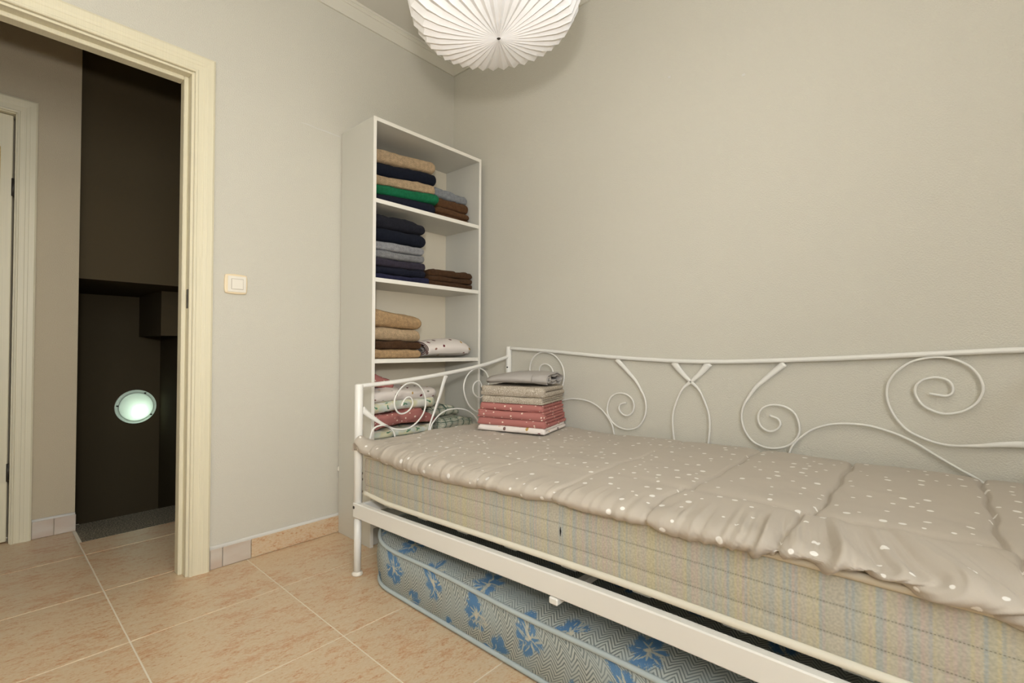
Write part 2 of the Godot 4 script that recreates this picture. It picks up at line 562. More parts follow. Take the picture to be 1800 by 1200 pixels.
# ------------------------------------------------------------------ the setting
func build_room():
	# floor: grout bed with every tile on it
	var s := Sh.new()
	box_at(s, Vector3(-1.75, -0.16, -2.94), Vector3(2.2, -0.0016, 1.3), 0.0)
	box_at(s, Vector3(-1.75, -0.16, -3.25), Vector3(0.36, -0.0016, -2.94), 0.0)
	var fl := struct("floor", s, "grout")
	var meshes := []
	for k in 9:
		s = Sh.new()
		cbox(s, Vector3(0, -0.004, 0), Vector3(0.4468, 0.008, 0.4468), 0.0008, 1.0 / 1.35, Vector2(k % 3, k / 3) / 3.0)
		meshes.append(s.mesh())
	rng.seed = 77
	for i in range(-5, 4):
		for j in range(-3, 7):
			var x := 0.325 + 0.451 * (i + 0.5)
			var z := -1.841 + 0.451 * (j + 0.5)
			if x - 0.2255 < -1.75 or x - 0.22 > 1.92 or z > 1.4:
				continue
			if z < -2.95 and x > 0.33:
				if x < 0.9:
					var cut := Sh.new()
					cbox(cut, Vector3(x, -0.004, -2.838), Vector3(0.4468, 0.008, 0.184), 0.0008, 1.0 / 1.35, Vector2(0.33 * (i % 3), 0.4))
					obj("tile", cut, "tile", fl)
				continue
			var t := obj("tile", meshes[rng.randi() % 9], "tile", fl)
			t.position = Vector3(x, 0, z)
	# walls with thickness
	s = Sh.new()
	box_at(s, Vector3(0.558, 0, LWZ - 0.09), Vector3(RWX + 0.15, CEIL + 0.05, LWZ), 0.0)
	box_at(s, Vector3(NEARX - 0.15, 0, LWZ - 0.09), Vector3(-0.29, CEIL + 0.05, LWZ), 0.0)
	box_at(s, Vector3(-0.29, 1.985, LWZ - 0.09), Vector3(0.558, CEIL + 0.05, LWZ), 0.0)
	var wl := struct("wall_left", s, "wall")
	# paint scratch left by the bookcase
	s = Sh.new()
	var p := [Vector3(0.988, 1.932, LWZ + 0.0004), Vector3(1.02, 1.934, LWZ + 0.0004), Vector3(1.06, 1.930, LWZ + 0.0004), Vector3(1.10, 1.931, LWZ + 0.0004), Vector3(1.178, 1.928, LWZ + 0.0004)]
	sweep(s, p, Vector3.BACK, [0.0005, 0.0025, 0.001, 0.003, 0.0015], 0.0005, 6)
	obj("paint_scratch", s, "caulk", wl)
	s = Sh.new()
	box_at(s, Vector3(RWX, -0.05, LWZ - 0.09), Vector3(RWX + 0.15, CEIL + 0.05, BACKZ + 0.15), 0.0)
	var wr := struct("wall_right", s, "wall")
	for q in [Vector3(RWX, 2.03, -0.84), Vector3(RWX, 1.93, -0.55)]:
		s = Sh.new(true)
		round_box(s, q, Vector3(0.001, 0.008, 0.012), 0.0005, Vector3i(1, 3, 3))
		obj("paint_chip", s, "caulk", wr)
	s = Sh.new()
	box_at(s, Vector3(NEARX - 0.15, -0.05, LWZ), Vector3(NEARX, CEIL + 0.05, BACKZ + 0.15), 0.0)
	struct("wall_near", s, "wall")
	# back wall with the window the daylight comes through
	s = Sh.new()
	var wx0 := -0.95
	var wx1 := 0.35
	var wy0 := 1.05
	var wy1 := 2.25
	box_at(s, Vector3(NEARX, -0.05, BACKZ), Vector3(wx0, CEIL + 0.05, BACKZ + 0.15), 0.0)
	box_at(s, Vector3(wx1, -0.05, BACKZ), Vector3(RWX, CEIL + 0.05, BACKZ + 0.15), 0.0)
	box_at(s, Vector3(wx0, -0.05, BACKZ), Vector3(wx1, wy0, BACKZ + 0.15), 0.0)
	box_at(s, Vector3(wx0, wy1, BACKZ), Vector3(wx1, CEIL + 0.05, BACKZ + 0.15), 0.0)
	struct("wall_back", s, "wall")
	var wn := struct_root("window_1")
	s = Sh.new()
	var zc := BACKZ + 0.1
	for a in [[wx0, wx0 + 0.05, wy0, wy1], [wx1 - 0.05, wx1, wy0, wy1], [(wx0 + wx1) / 2 - 0.035, (wx0 + wx1) / 2 + 0.035, wy0, wy1], [wx0, wx1, wy0, wy0 + 0.05], [wx0, wx1, wy1 - 0.05, wy1]]:
		box_at(s, Vector3(a[0], a[2], zc - 0.025), Vector3(a[1], a[3], zc + 0.025), 0.003)
	obj("window_frame", s, "plastic_white", wn)
	s = Sh.new()
	box_at(s, Vector3(wx0 + 0.04, wy0 + 0.04, zc - 0.003), Vector3(wx1 - 0.04, wy1 - 0.04, zc + 0.003), 0.0)
	obj("pane", s, "pane", wn)
	s = Sh.new()
	box_at(s, Vector3(NEARX - 0.15, CEIL, LWZ - 0.09), Vector3(RWX + 0.15, CEIL + 0.12, BACKZ + 0.15), 0.0)
	struct("ceiling", s, "ceiling")
	# cornice: a coved moulding round the room, mitred at the corners
	var prof := [Vector2(0.0, 2.536), Vector2(0.009, 2.536), Vector2(0.011, 2.541), Vector2(0.017, 2.550), Vector2(0.026, 2.562), Vector2(0.037, 2.5755), Vector2(0.0395, 2.5765), Vector2(0.0425, 2.5775), Vector2(0.0440, 2.5825), Vector2(0.0465, 2.5840), Vector2(0.0500, 2.5870), Vector2(0.0545, 2.5885), Vector2(0.056, 2.60), Vector2(0.0, 2.60)]
	var cn := [Vector2(NEARX, LWZ), Vector2(RWX, LWZ), Vector2(RWX, BACKZ), Vector2(NEARX, BACKZ)]
	var dn := [Vector2(1, 1), Vector2(-1, 1), Vector2(-1, -1), Vector2(1, -1)]
	for k in 4:
		s = Sh.new()
		for i in prof.size() - 1:
			var q := []
			for e in [[k, i], [(k + 1) % 4, i], [(k + 1) % 4, i + 1], [k, i + 1]]:
				var c: Vector2 = cn[e[0]] + dn[e[0]] * prof[e[1]].x
				q.append(Vector3(c.x, prof[e[1]].y, c.y))
			s.quad_out(q[0], q[1], q[2], q[3], Vector3(0.5, 0.6, -0.5) - q[0])
		struct("trim_%d" % (k + 1), s, "cornice")
	# skirting of cut tiles with a line of white filler along the top
	var bb := struct_root("baseboard_left")
	var cuts := [0.637, 0.683, 0.792, 1.243, 1.694, 1.912]
	for i in cuts.size() - 1:
		s = Sh.new()
		cbox(s, Vector3((cuts[i] + cuts[i + 1]) / 2, 0.0405, LWZ + 0.004), Vector3(cuts[i + 1] - cuts[i] - 0.0025, 0.079, 0.008), 0.0015, 0.74, Vector2(0.2 * i, 0.13), 1)
		obj("tile", s, "tile_skirt_pale" if i < 2 else "tile_skirt", bb)
	s = Sh.new(true)
	sweep(s, [Vector3(0.637, 0.084, LWZ + 0.003), Vector3(1.2, 0.084, LWZ + 0.003), Vector3(1.912, 0.084, LWZ + 0.003)], Vector3.BACK, 0.009, 0.0045, 8)
	obj("filler_line", s, "caulk", bb)
	bb = struct_root("baseboard_right")
	for i in 7:
		s = Sh.new()
		var z0 := LWZ + 0.01 + i * 0.451
		cbox(s, Vector3(RWX - 0.004, 0.0405, z0 + 0.2245), Vector3(0.008, 0.079, 0.4485), 0.0015, 0.74, Vector2(0.1, 0.2 * i), 2)
		obj("tile", s, "tile_skirt", bb)


func frame_profile(w: float) -> Array:
	# casing section: u from the opening outwards, v proud of the wall
	return [Vector2(0, 0), Vector2(0, 0.011), Vector2(0.004, 0.014), Vector2(0.008, 0.0145), Vector2(0.011, 0.012), Vector2(w * 0.42, 0.0125), Vector2(w * 0.46, 0.0145), Vector2(w * 0.6, 0.0155), Vector2(w * 0.64, 0.017), Vector2(w * 0.9, 0.018), Vector2(w, 0.015), Vector2(w, 0)]


# mitred casing round three sides of an opening (x0..x1, up to y1), on a wall face at z facing +z
func casing(x0: float, x1: float, y1: float, z: float, w: float) -> Sh:
	var s := Sh.new()
	var pr := frame_profile(w)
	var path := func(u: float) -> Array:
		return [Vector2(x0 - u, 0), Vector2(x0 - u, y1 + u), Vector2(x1 + u, y1 + u), Vector2(x1 + u, 0)]
	for i in pr.size() - 1:
		var a: Array = path.call(pr[i].x)
		var b: Array = path.call(pr[i + 1].x)
		for k in 3:
			var q := [Vector3(a[k].x, a[k].y, z + pr[i].y), Vector3(a[k + 1].x, a[k + 1].y, z + pr[i].y), Vector3(b[k + 1].x, b[k + 1].y, z + pr[i + 1].y), Vector3(b[k].x, b[k].y, z + pr[i + 1].y)]
			var out := Vector3(0, 0, 1)
			if i == 0:
				out = Vector3((x0 + x1) / 2, 0.9, z) - (q[0] + q[1]) / 2.0
			elif i == pr.size() - 2:
				out = (q[0] + q[1]) / 2.0 - Vector3((x0 + x1) / 2, 0.9, z)
			s.quad_out(q[0], q[1], q[2], q[3], out)
	return s


func build_doors():
	# the open doorway into the hall
	var d := struct_root("door_1")
	var x0 := -0.285
	var x1 := 0.565
	var y1 := 1.979
	obj("casing", casing(x0, x1, y1, LWZ, 0.068), "door_paint", d)
	# jamb lining, its face set back from the casing
	var s := Sh.new()
	box_at(s, Vector3(x1 - 0.010, 0, LWZ - 0.105), Vector3(x1 - 0.0005, y1 - 0.0005, LWZ + 0.0005), 0.001)
	box_at(s, Vector3(x0 + 0.0005, 0, LWZ - 0.105), Vector3(x0 + 0.010, y1 - 0.0005, LWZ + 0.0005), 0.001)
	box_at(s, Vector3(x0 + 0.010, y1 - 0.010, LWZ - 0.105), Vector3(x1 - 0.010, y1 - 0.0005, LWZ + 0.0005), 0.001)
	obj("jamb", s, "door_paint", d)
	# the strip the door leaf closes on
	s = Sh.new()
	box_at(s, Vector3(x1 - 0.026, 0, LWZ - 0.085), Vector3(x1 - 0.010, y1 - 0.010, LWZ - 0.036), 0.003)
	box_at(s, Vector3(x0 + 0.010, 0, LWZ - 0.085), Vector3(x0 + 0.026, y1 - 0.010, LWZ - 0.036), 0.003)
	box_at(s, Vector3(x0 + 0.026, y1 - 0.026, LWZ - 0.085), Vector3(x1 - 0.026, y1 - 0.010, LWZ - 0.036), 0.003)
	obj("door_stop", s, "door_paint", d)
	s = Sh.new()
	cbox(s, Vector3(x1 - 0.0106, 1.085, LWZ - 0.020), Vector3(0.0022, 0.075, 0.022), 0.0008)
	cbox(s, Vector3(x1 - 0.0118, 1.085, LWZ - 0.020), Vector3(0.0012, 0.03, 0.011), 0.0004)
	obj("strike_plate", s, "dark_metal", d)
	# casing on the hall side
	s = Sh.new()
	box_at(s, Vector3(x1, 0, LWZ - 0.102), Vector3(x1 + 0.068, y1 + 0.068, LWZ - 0.09), 0.002)
	box_at(s, Vector3(x0 - 0.068, 0, LWZ - 0.102), Vector3(x0, y1 + 0.068, LWZ - 0.09), 0.002)
	box_at(s, Vector3(x0, y1, LWZ - 0.102), Vector3(x1, y1 + 0.068, LWZ - 0.09), 0.002)
	obj("hall_casing", s, "door_paint", d)
	# closed door of the room across the hall
	d = struct_root("door_2")
	var hx1 := 0.114
	obj("casing", casing(-0.70, hx1, 1.957, HALLZ, 0.068), "door_paint", d)
	s = Sh.new()
	box_at(s, Vector3(hx1 - 0.004, 0, HALLZ - 0.09), Vector3(hx1 + 0.012, 1.965, HALLZ), 0.001)
	box_at(s, Vector3(-0.712, 0, HALLZ - 0.09), Vector3(-0.696, 1.965, HALLZ), 0.001)
	box_at(s, Vector3(-0.70, 1.953, HALLZ - 0.09), Vector3(hx1, 1.969, HALLZ), 0.001)
	obj("jamb", s, "door_paint", d)
	s = Sh.new()
	box_at(s, Vector3(-0.695, 0.006, HALLZ - 0.062), Vector3(0.104, 1.950, HALLZ - 0.024), 0.003)
	var leaf := obj("door_leaf", s, "door_paint", d)
	s = Sh.new()
	for y in [[0.16, 0.72], [0.84, 1.80]]:
		for x in [[-0.58, -0.35], [-0.24, 0.065]]:
			cbox(s, Vector3((x[0] + x[1]) / 2, (y[0] + y[1]) / 2, HALLZ - 0.022), Vector3(x[1] - x[0], y[1] - y[0], 0.014), 0.005)
	obj("panel", s, "door_leaf", leaf)
	for y in [0.32, 1.62]:
		s = Sh.new(true)
		rod(s, Vector3(0.106, y - 0.04, HALLZ - 0.018), Vector3(0.106, y + 0.04, HALLZ - 0.018), 0.006, 10)
		obj("hinge", s, "dark_metal", leaf)


func build_hall():
	var s := Sh.new()
	box_at(s, Vector3(-1.6, 0, HALLZ - 0.12), Vector3(-0.70, 2.55, HALLZ), 0.0)
	box_at(s, Vector3(0.118, 0, HALLZ - 0.12), Vector3(0.333, 2.55, HALLZ), 0.0)
	box_at(s, Vector3(-0.70, 1.965, HALLZ - 0.12), Vector3(0.118, 2.55, HALLZ), 0.0)
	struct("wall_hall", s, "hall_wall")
	s = Sh.new()
	box_at(s, Vector3(-0.76, 0, HALLZ - 0.20), Vector3(0.16, 2.1, HALLZ - 0.12), 0.0)
	struct("wall_behind", s, "hall_wall")
	s = Sh.new()
	box_at(s, Vector3(-1.75, 0, -3.4), Vector3(-1.6, 2.6, LWZ - 0.09), 0.0)
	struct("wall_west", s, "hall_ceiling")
	s = Sh.new()
	box_at(s, Vector3(0.89, -1.9, STZ - 0.1), Vector3(1.04, 2.6, -3.2), 0.0)
	box_at(s, Vector3(1.04, 0, -3.3), Vector3(2.05, 2.6, -3.2), 0.0)
	box_at(s, Vector3(1.90, 0, -3.3), Vector3(2.05, 2.6, LWZ - 0.09), 0.0)
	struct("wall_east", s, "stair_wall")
	s = Sh.new()
	box_at(s, Vector3(-1.75, 2.5, -3.3), Vector3(2.05, 2.62, LWZ - 0.09), 0.0)
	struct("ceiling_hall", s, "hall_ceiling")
	# skirting on the hall wall
	var bb := struct_root("baseboard_hall")
	for a in [[0.184, 0.258], [0.26, 0.336]]:
		s = Sh.new()
		cbox(s, Vector3((a[0] + a[1]) / 2, 0.0405, HALLZ + 0.005), Vector3(a[1] - a[0], 0.079, 0.010), 0.0015, 0.74, Vector2(a[0], 0.3), 1)
		obj("tile", s, "tile_skirt_pale", bb)
	s = Sh.new(true)
	sweep(s, [Vector3(0.184, 0.084, HALLZ + 0.005), Vector3(0.26, 0.084, HALLZ + 0.005), Vector3(0.333, 0.084, HALLZ + 0.005)], Vector3.BACK, 0.007, 0.005, 8)
	obj("filler_line", s, "caulk", bb)
	# granite nosing at the head of the stairs, then the steps that go down
	s = Sh.new()
	cbox(s, Vector3(0.612, -0.0145, -3.083), Vector3(0.556, 0.029, 0.304), 0.004)
	var st := struct("floor_landing", s, "granite")
	for k in 4:
		s = Sh.new()
		cbox(s, Vector3(0.612, -0.19 * (k + 1) - 0.05, -3.34 - 0.25 * k), Vector3(0.556, 0.10, 0.27), 0.004)
		obj("step", s, "granite", st)
	s = Sh.new()
	box_at(s, Vector3(0.334, -2.0, STZ), Vector3(0.89, -1.9, -2.94), 0.0)
	struct("floor_stairwell", s, "stair_wall")
	s = Sh.new()
	box_at(s, Vector3(0.2, -2.0, STZ - 0.12), Vector3(1.04, 2.6, STZ), 0.0)
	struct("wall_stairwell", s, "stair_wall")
	s = Sh.new()
	box_at(s, Vector3(0.2, -2.0, STZ), Vector3(0.333, 2.6, HALLZ - 0.12), 0.0)
	box_at(s, Vector3(0.334, -2.0, -2.99), Vector3(0.89, -0.03, -2.94), 0.0)
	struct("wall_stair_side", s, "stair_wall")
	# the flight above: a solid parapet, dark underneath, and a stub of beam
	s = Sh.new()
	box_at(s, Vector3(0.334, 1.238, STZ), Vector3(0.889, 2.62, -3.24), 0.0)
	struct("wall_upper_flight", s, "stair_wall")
	s = Sh.new()
	box_at(s, Vector3(0.765, 0.962, STZ), Vector3(0.889, 1.238, -3.60), 0.0)
	struct("beam", s, "stair_wall")
	# round bulkhead lamp on the stairwell's far wall
	var c := Vector3(0.751, 0.474, STZ)
	var lamp := thing("wall_lamp", "round frosted bulkhead lamp glowing on the dark stairwell wall", "lamp", "", c)
	lamp.rotation.x = PI / 2
	s = Sh.new(true)
	lathe(s, [Vector2(0.0, 0.001), Vector2(0.114, 0.001), Vector2(0.117, 0.004), Vector2(0.117, 0.014), Vector2(0.112, 0.018), Vector2(0.0, 0.012)], 40, Vector3.ZERO, Vector3(0, 0.009, 0))
	obj("base", s, "plastic_white", lamp)
	s = Sh.new(true)
	lathe(s, [Vector2(0.116, 0.016), Vector2(0.116, 0.022), Vector2(0.098, 0.030), Vector2(0.095, 0.029), Vector2(0.091, 0.034), Vector2(0.076, 0.048), Vector2(0.052, 0.059), Vector2(0.026, 0.064), Vector2(0.0005, 0.0655)], 40, Vector3.ZERO, Vector3(0, -0.05, 0))
	obj("glass", s, "frosted", lamp)
	s = Sh.new(true)
	lathe(s, [Vector2(0.0965, 0.0295), Vector2(0.0985, 0.0318), Vector2(0.1005, 0.0295)], 40, Vector3.ZERO)
	obj("rim", s, "frosted", lamp)
	for a in [3.27, 5.2, 0.62]:
		s = Sh.new(true)
		round_box(s, Vector3(0.104 * cos(a), 0.029, -0.104 * sin(a) * -1.0), Vector3(0.013, 0.008, 0.010), 0.003, Vector3i(3, 2, 3))
		obj("clip", s, "dark_metal", lamp)
	s = Sh.new(true)
	round_box(s, Vector3(0.012, 0.034, 0.024), Vector3(0.09, 0.028, 0.034), 0.014, Vector3i(6, 4, 4))
	obj("bulb", s, "bulb", lamp)
	var l := OmniLight3D.new()
	l.name = "wall_lamp_light"
	l.light_color = Color(0.93, 1.0, 0.95)
	l.light_energy = 0.005
	l.light_size = 0.012
	l.omni_range = 12.0
	l.omni_attenuation = 2.0
	l.shadow_enabled = true
	lamp.add_child(l)
	l.position = Vector3(0.012, 0.034, 0.024)


# ------------------------------------------------------------------ bookcase and what is on it
func build_bookcase():
	var x0 := 1.185
	var x1 := 1.864
	var zf := -1.903
	var zb := LWZ + 0.011
	var t := thing("bookcase", "tall white open bookcase in the corner, stacked with towels and sheets", "bookcase")
	for x in [x0, x1 - 0.0155]:
		var s := Sh.new()
		box_at(s, Vector3(x, 0, zb), Vector3(x + 0.0155, 1.943, zf), 0.0008)
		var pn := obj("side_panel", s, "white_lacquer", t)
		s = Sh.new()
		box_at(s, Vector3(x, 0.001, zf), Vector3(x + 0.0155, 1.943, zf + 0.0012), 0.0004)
		obj("lit_edge_band", s, "lit_shelf_edge", pn)  # strip added to carry the brighter light on the front edges
	var s := Sh.new()
	box_at(s, Vector3(x0 + 0.0157, 1.926, zb), Vector3(x1 - 0.0157, 1.943, zf), 0.0008)
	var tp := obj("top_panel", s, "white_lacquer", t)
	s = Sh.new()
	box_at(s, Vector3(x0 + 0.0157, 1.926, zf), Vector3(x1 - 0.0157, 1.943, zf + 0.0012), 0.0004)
	obj("lit_edge_band", s, "lit_shelf_edge", tp)
	for y in [1.574, 1.214, 0.844, 0.474, 0.104]:
		s = Sh.new()
		box_at(s, Vector3(x0 + 0.0157, y - 0.019, zb + 0.005), Vector3(x1 - 0.0157, y, zf - 0.002), 0.0008)
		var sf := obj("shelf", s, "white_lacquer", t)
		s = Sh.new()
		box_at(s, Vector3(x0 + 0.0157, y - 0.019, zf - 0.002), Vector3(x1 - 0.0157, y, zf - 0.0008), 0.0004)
		obj("lit_edge_band", s, "lit_shelf_edge", sf)
	s = Sh.new()
	box_at(s, Vector3(x0 + 0.0157, 0.001, zf - 0.035), Vector3(x1 - 0.0157, 0.085, zf - 0.02), 0.0008)
	obj("plinth", s, "white_lacquer", t)
	s = Sh.new()
	box_at(s, Vector3(x0 + 0.002, 0.01, zb - 0.004), Vector3(x1 - 0.002, 1.94, zb - 0.0005), 0.0)
	obj("back_panel", s, "back_board", t)


# one folded towel or sheet: `layers` leaves over one another, joined by the rounded fold at the front
func fold(called: String, label: String, group: String, m: String, x0: float, x1: float, y0: float, y1: float, depth: float, opt := {}) -> Node3D:
	var zf: float = opt.get("front", -1.925)
	var layers: int = opt.get("layers", 1)
	var sd: float = opt.get("seed", x0 * 31.0 + y0 * 57.0)
	var amp: float = opt.get("amp", 0.0055)
	var slope: float = opt.get("slope", 0.0)       # rise from left to right
	var arch: float = opt.get("arch", 0.0)
	var drop: float = opt.get("drop", 0.0)         # the right end slumps
	var w := x1 - x0
	var h := y1 - y0
	var ang: float = opt.get("turn", 0.0)
	var ctr := Vector3(x1, y0, zf) - Basis(Vector3.UP, ang) * Vector3(w / 2, 0, depth / 2)
	var t := thing(called, label, opt.get("category", "towel"), group, ctr)
	t.rotation.y = ang
	var disp := func(o: Vector3) -> Vector3:
		var u := o.x / w + 0.5
		var q := o + Vector3(sd, sd * 0.7, sd * 1.3)
		var n1 := fn.get_noise_3d(q.x * 7.0, q.y * 4.0, q.z * 7.0)
		var n2 := fn.get_noise_3d(q.x * 26.0, q.y * 20.0, q.z * 26.0)
		var top := clampf(o.y / h + 0.5, 0.0, 1.0)
		var dy := amp * n1 * 1.6 * top + amp * 0.5 * n2 * top
		dy += slope * (u - 0.5) + arch * sin(PI * u) - drop * top * smoothstep(0.6, 1.05, u)
		return Vector3(amp * 1.3 * n1 * signf(o.x), dy, amp * 1.5 * fn.get_noise_3d(q.x * 9.0, q.y * 14.0, q.z * 3.0 + 5.0) + amp * 0.6 * n2)
	var s := Sh.new(true)
	if layers == 1:
		round_box(s, Vector3(0, h / 2, 0), Vector3(w, h, depth), h * 0.5, Vector3i(22, 7, 14), disp, 0.0, Vector2(sd, sd * 0.37))
		obj("folded_cloth", s, m, t)
	else:
		# the outer fold at the front, then the loose leaves behind it
		var lh := h / layers
		for k in layers:
			var dd := depth * (1.0 - 0.02 * ((k * 7) % 3))
			var ww := w * (1.0 - 0.016 * ((k * 5) % 3))
			var yc := lh * (k + 0.5)
			var d2 := func(o: Vector3) -> Vector3:
				var o2 := Vector3(o.x, yc + o.y - h / 2, o.z)
				return disp.call(o2) * Vector3(1, 1, 0.6)
			s = Sh.new(true)
			round_box(s, Vector3(0, yc, (depth - dd) / 2 - 0.0), Vector3(ww, lh * 0.98, dd), lh * 0.46, Vector3i(20, 5, 12), d2, 0.0, Vector2(sd + k * 0.13, sd * 0.37))
			obj("fold_layer", s, m, t)
		if opt.get("wrap", true):
			s = Sh.new(true)
			round_box(s, Vector3(0, h / 2, depth / 2 - h * 0.42), Vector3(w * 0.995, h * 1.01, h * 1.1), h * 0.5, Vector3i(20, 8, 6), disp, 0.0, Vector2(sd, sd * 0.37))
			obj("front_fold", s, m, t)
	return t


# cloth rolled up: flattened spiral band, axis along x, open at both ends
func roll(s: Sh, length: float, a: float, b: float, turns: float, thick: float, shape: Callable):
	var n := int(turns * 28)
	var outer := []
	var inner := []
	for i in n + 1:
		var th := TAU * turns * i / n
		var k := 1.0 - (thick * 1.25 / b) * th / TAU
		var p := Vector2(cos(th - 0.6) * a * (k if a < b * 1.6 else 1.0 - (thick * 1.25 / a) * th / TAU), sin(th - 0.6) * b * k)
		outer.append(p)
		inner.append(p * (1.0 - thick / maxf(p.length(), thick * 1.5)))
	var seg := 14
	var P := func(q: Vector2, i: int) -> Vector3:
		var u := float(i) / seg
		return shape.call(Vector3((u - 0.5) * length, q.y, q.x), u)
	for i in seg:
		for k in n:
			var ctr: Vector3 = P.call(Vector2.ZERO, i)
			var a0: Vector3 = P.call(outer[k], i)
			var uv := [Vector2(float(i) / seg * length, k * 0.012), Vector2(float(i) / seg * length, (k + 1) * 0.012), Vector2(float(i + 1) / seg * length, (k + 1) * 0.012), Vector2(float(i + 1) / seg * length, k * 0.012)]
			s.quad_out(a0, P.call(outer[k + 1], i), P.call(outer[k + 1], i + 1), P.call(outer[k], i + 1), a0 - ctr, uv[0], uv[1], uv[2], uv[3])
			s.quad_out(P.call(inner[k], i), P.call(inner[k + 1], i), P.call(inner[k + 1], i + 1), P.call(inner[k], i + 1), ctr - a0, uv[0], uv[1], uv[2], uv[3])
	for e in [0, seg]:
		for k in n:
			s.quad_out(P.call(outer[k], e), P.call(outer[k + 1], e), P.call(inner[k + 1], e), P.call(inner[k], e), Vector3(-1 if e == 0 else 1, 0, 0))


func build_towels():
	var g1 := "towels stacked on the top shelf of the bookcase"
	var a1 := {"turn": -0.27, "front": -1.912}
	fold("folded_towel", "navy folded towel at the foot of the stack under the bright green one", g1, "towel_navy", 1.208, 1.562, 1.5745, 1.634, 0.165, a1)
	fold("folded_towel", "bright green folded towel on the top shelf of the bookcase", g1, "towel_green", 1.212, 1.580, 1.634, 1.680, 0.168, a1)
	fold("folded_towel", "thin tan folded towel lying on the bright green towel", g1, "towel_tan", 1.212, 1.556, 1.680, 1.722, 0.165, {"turn": -0.27, "front": -1.918, "layers": 2})
	fold("folded_towel", "black navy towel between the two tan towels on the top shelf", g1, "towel_ink", 1.208, 1.566, 1.722, 1.786, 0.165, {"turn": -0.27, "front": -1.912, "amp": 0.005})
	fold("folded_towel", "thick tan towel topmost of the stack on the bookcase's top shelf", g1, "towel_tan", 1.210, 1.562, 1.787, 1.850, 0.165, {"turn": -0.25, "front": -1.914, "amp": 0.006})
	fold("folded_towel", "thin brown towel lowest in the stack beside the green towel", g1, "towel_brown", 1.592, 1.842, 1.5745, 1.607, 0.235, {"front": -1.965})
	fold("folded_towel", "middle brown towel of the right-hand stack on the top shelf", g1, "towel_brown", 1.594, 1.843, 1.607, 1.643, 0.235, {"front": -1.962})
	fold("folded_towel", "brown folded towel just beneath the slate grey towel", g1, "towel_brown", 1.592, 1.840, 1.643, 1.695, 0.235, {"front": -1.967})
	fold("folded_towel", "slate grey folded towel lying on the brown towels", g1, "towel_slate", 1.590, 1.836, 1.695, 1.742, 0.235, {"front": -1.972})
	var g2 := "towels stacked on the second shelf of the bookcase"
	fold("folded_towel", "indigo blue towel lowest in the tall dark stack, second shelf", g2, "towel_indigo", 1.204, 1.520, 1.2145, 1.243, 0.22, {"turn": -0.11, "front": -1.915})
	fold("folded_towel", "navy towel second from the bottom of the tall dark stack", g2, "towel_navy", 1.204, 1.500, 1.243, 1.279, 0.22, {"turn": -0.11, "front": -1.915})
	fold("folded_towel", "plum grey towel lying just below the two grey towels", g2, "towel_plum", 1.204, 1.502, 1.279, 1.316, 0.22, {"turn": -0.11, "front": -1.915})
	fold("folded_towel", "darker of the two grey towels, lower in the second shelf stack", g2, "towel_grey", 1.204, 1.492, 1.317, 1.354, 0.22, {"turn": -0.11, "front": -1.915})
	fold("folded_towel", "paler of the two grey towels, under the black navy towel", g2, "towel_silver", 1.204, 1.494, 1.354, 1.396, 0.22, {"turn": -0.11, "front": -1.915})
	fold("folded_towel", "black navy towel lying on the pale grey towel", g2, "towel_ink", 1.204, 1.504, 1.397, 1.458, 0.22, {"turn": -0.11, "front": -1.915, "amp": 0.005})
	fold("folded_towel", "charcoal towel topmost of the tall stack on the second shelf", g2, "towel_charcoal", 1.204, 1.502, 1.459, 1.523, 0.22, {"turn": -0.11, "front": -1.915, "amp": 0.007, "drop": 0.02})
	fold("folded_towel", "lowest of the three dark brown towels, second shelf", g2, "towel_umber", 1.535, 1.838, 1.2145, 1.243, 0.235, {"front": -1.935, "amp": 0.005})
	fold("folded_towel", "middle one of the three dark brown towels, second shelf", g2, "towel_umber", 1.537, 1.835, 1.243, 1.268, 0.235, {"front": -1.934, "amp": 0.005, "slope": 0.006})
	fold("folded_towel", "topmost of the three dark brown towels, second shelf", g2, "towel_umber", 1.530, 1.844, 1.270, 1.306, 0.235, {"front": -1.937, "amp": 0.007, "slope": 0.012})
	var g3 := "towels stacked on the middle shelf of the bookcase"
	fold("folded_towel", "amber tan towel at the bottom of the stack beside the rolled sheet", g3, "towel_amber", 1.204, 1.476, 0.8445, 0.888, 0.22, {"turn": -0.11, "front": -1.915})
	fold("folded_towel", "dark brown towel between the tan towels on the middle shelf", g3, "towel_umber", 1.204, 1.480, 0.889, 0.928, 0.22, {"turn": -0.11, "front": -1.915, "slope": -0.002})
	fold("folded_towel", "tan towel second from the top on the middle shelf", g3, "towel_tan", 1.204, 1.478, 0.928, 0.988, 0.22, {"turn": -0.11, "front": -1.915, "amp": 0.006, "slope": -0.008})
	fold("folded_towel", "puffy tan towel topmost of the stack on the middle shelf", g3, "towel_amber", 1.204, 1.484, 0.990, 1.066, 0.22, {"turn": -0.11, "front": -1.915, "amp": 0.008, "drop": 0.012, "slope": -0.012})
	var t := thing("rolled_sheet", "off-white rolled sheet with brown and maroon spots beside the tan towels", "sheet", "", Vector3(1.672, 0.900, -2.035))
	var s := Sh.new(true)
	roll(s, 0.29, 0.105, 0.056, 2.2, 0.008, func(p: Vector3, u: float) -> Vector3:
		var k := 1.0 - 0.22 * pow(1.0 - u, 2.0) - 0.25 * pow(u, 8.0)
		var q := p * Vector3(1, k, 1) + Vector3(0, -0.055 * (1.0 - k), 0)
		return q + Vector3(0, 0.003, 0.003) * fn.get_noise_3d(q.x * 9.0, q.y * 14.0, q.z * 9.0))
	obj("rolled_cloth", s, "spotted", t)
	# fourth shelf: the rumpled sheets
	var g4 := "sheets stacked on the fourth shelf of the bookcase"
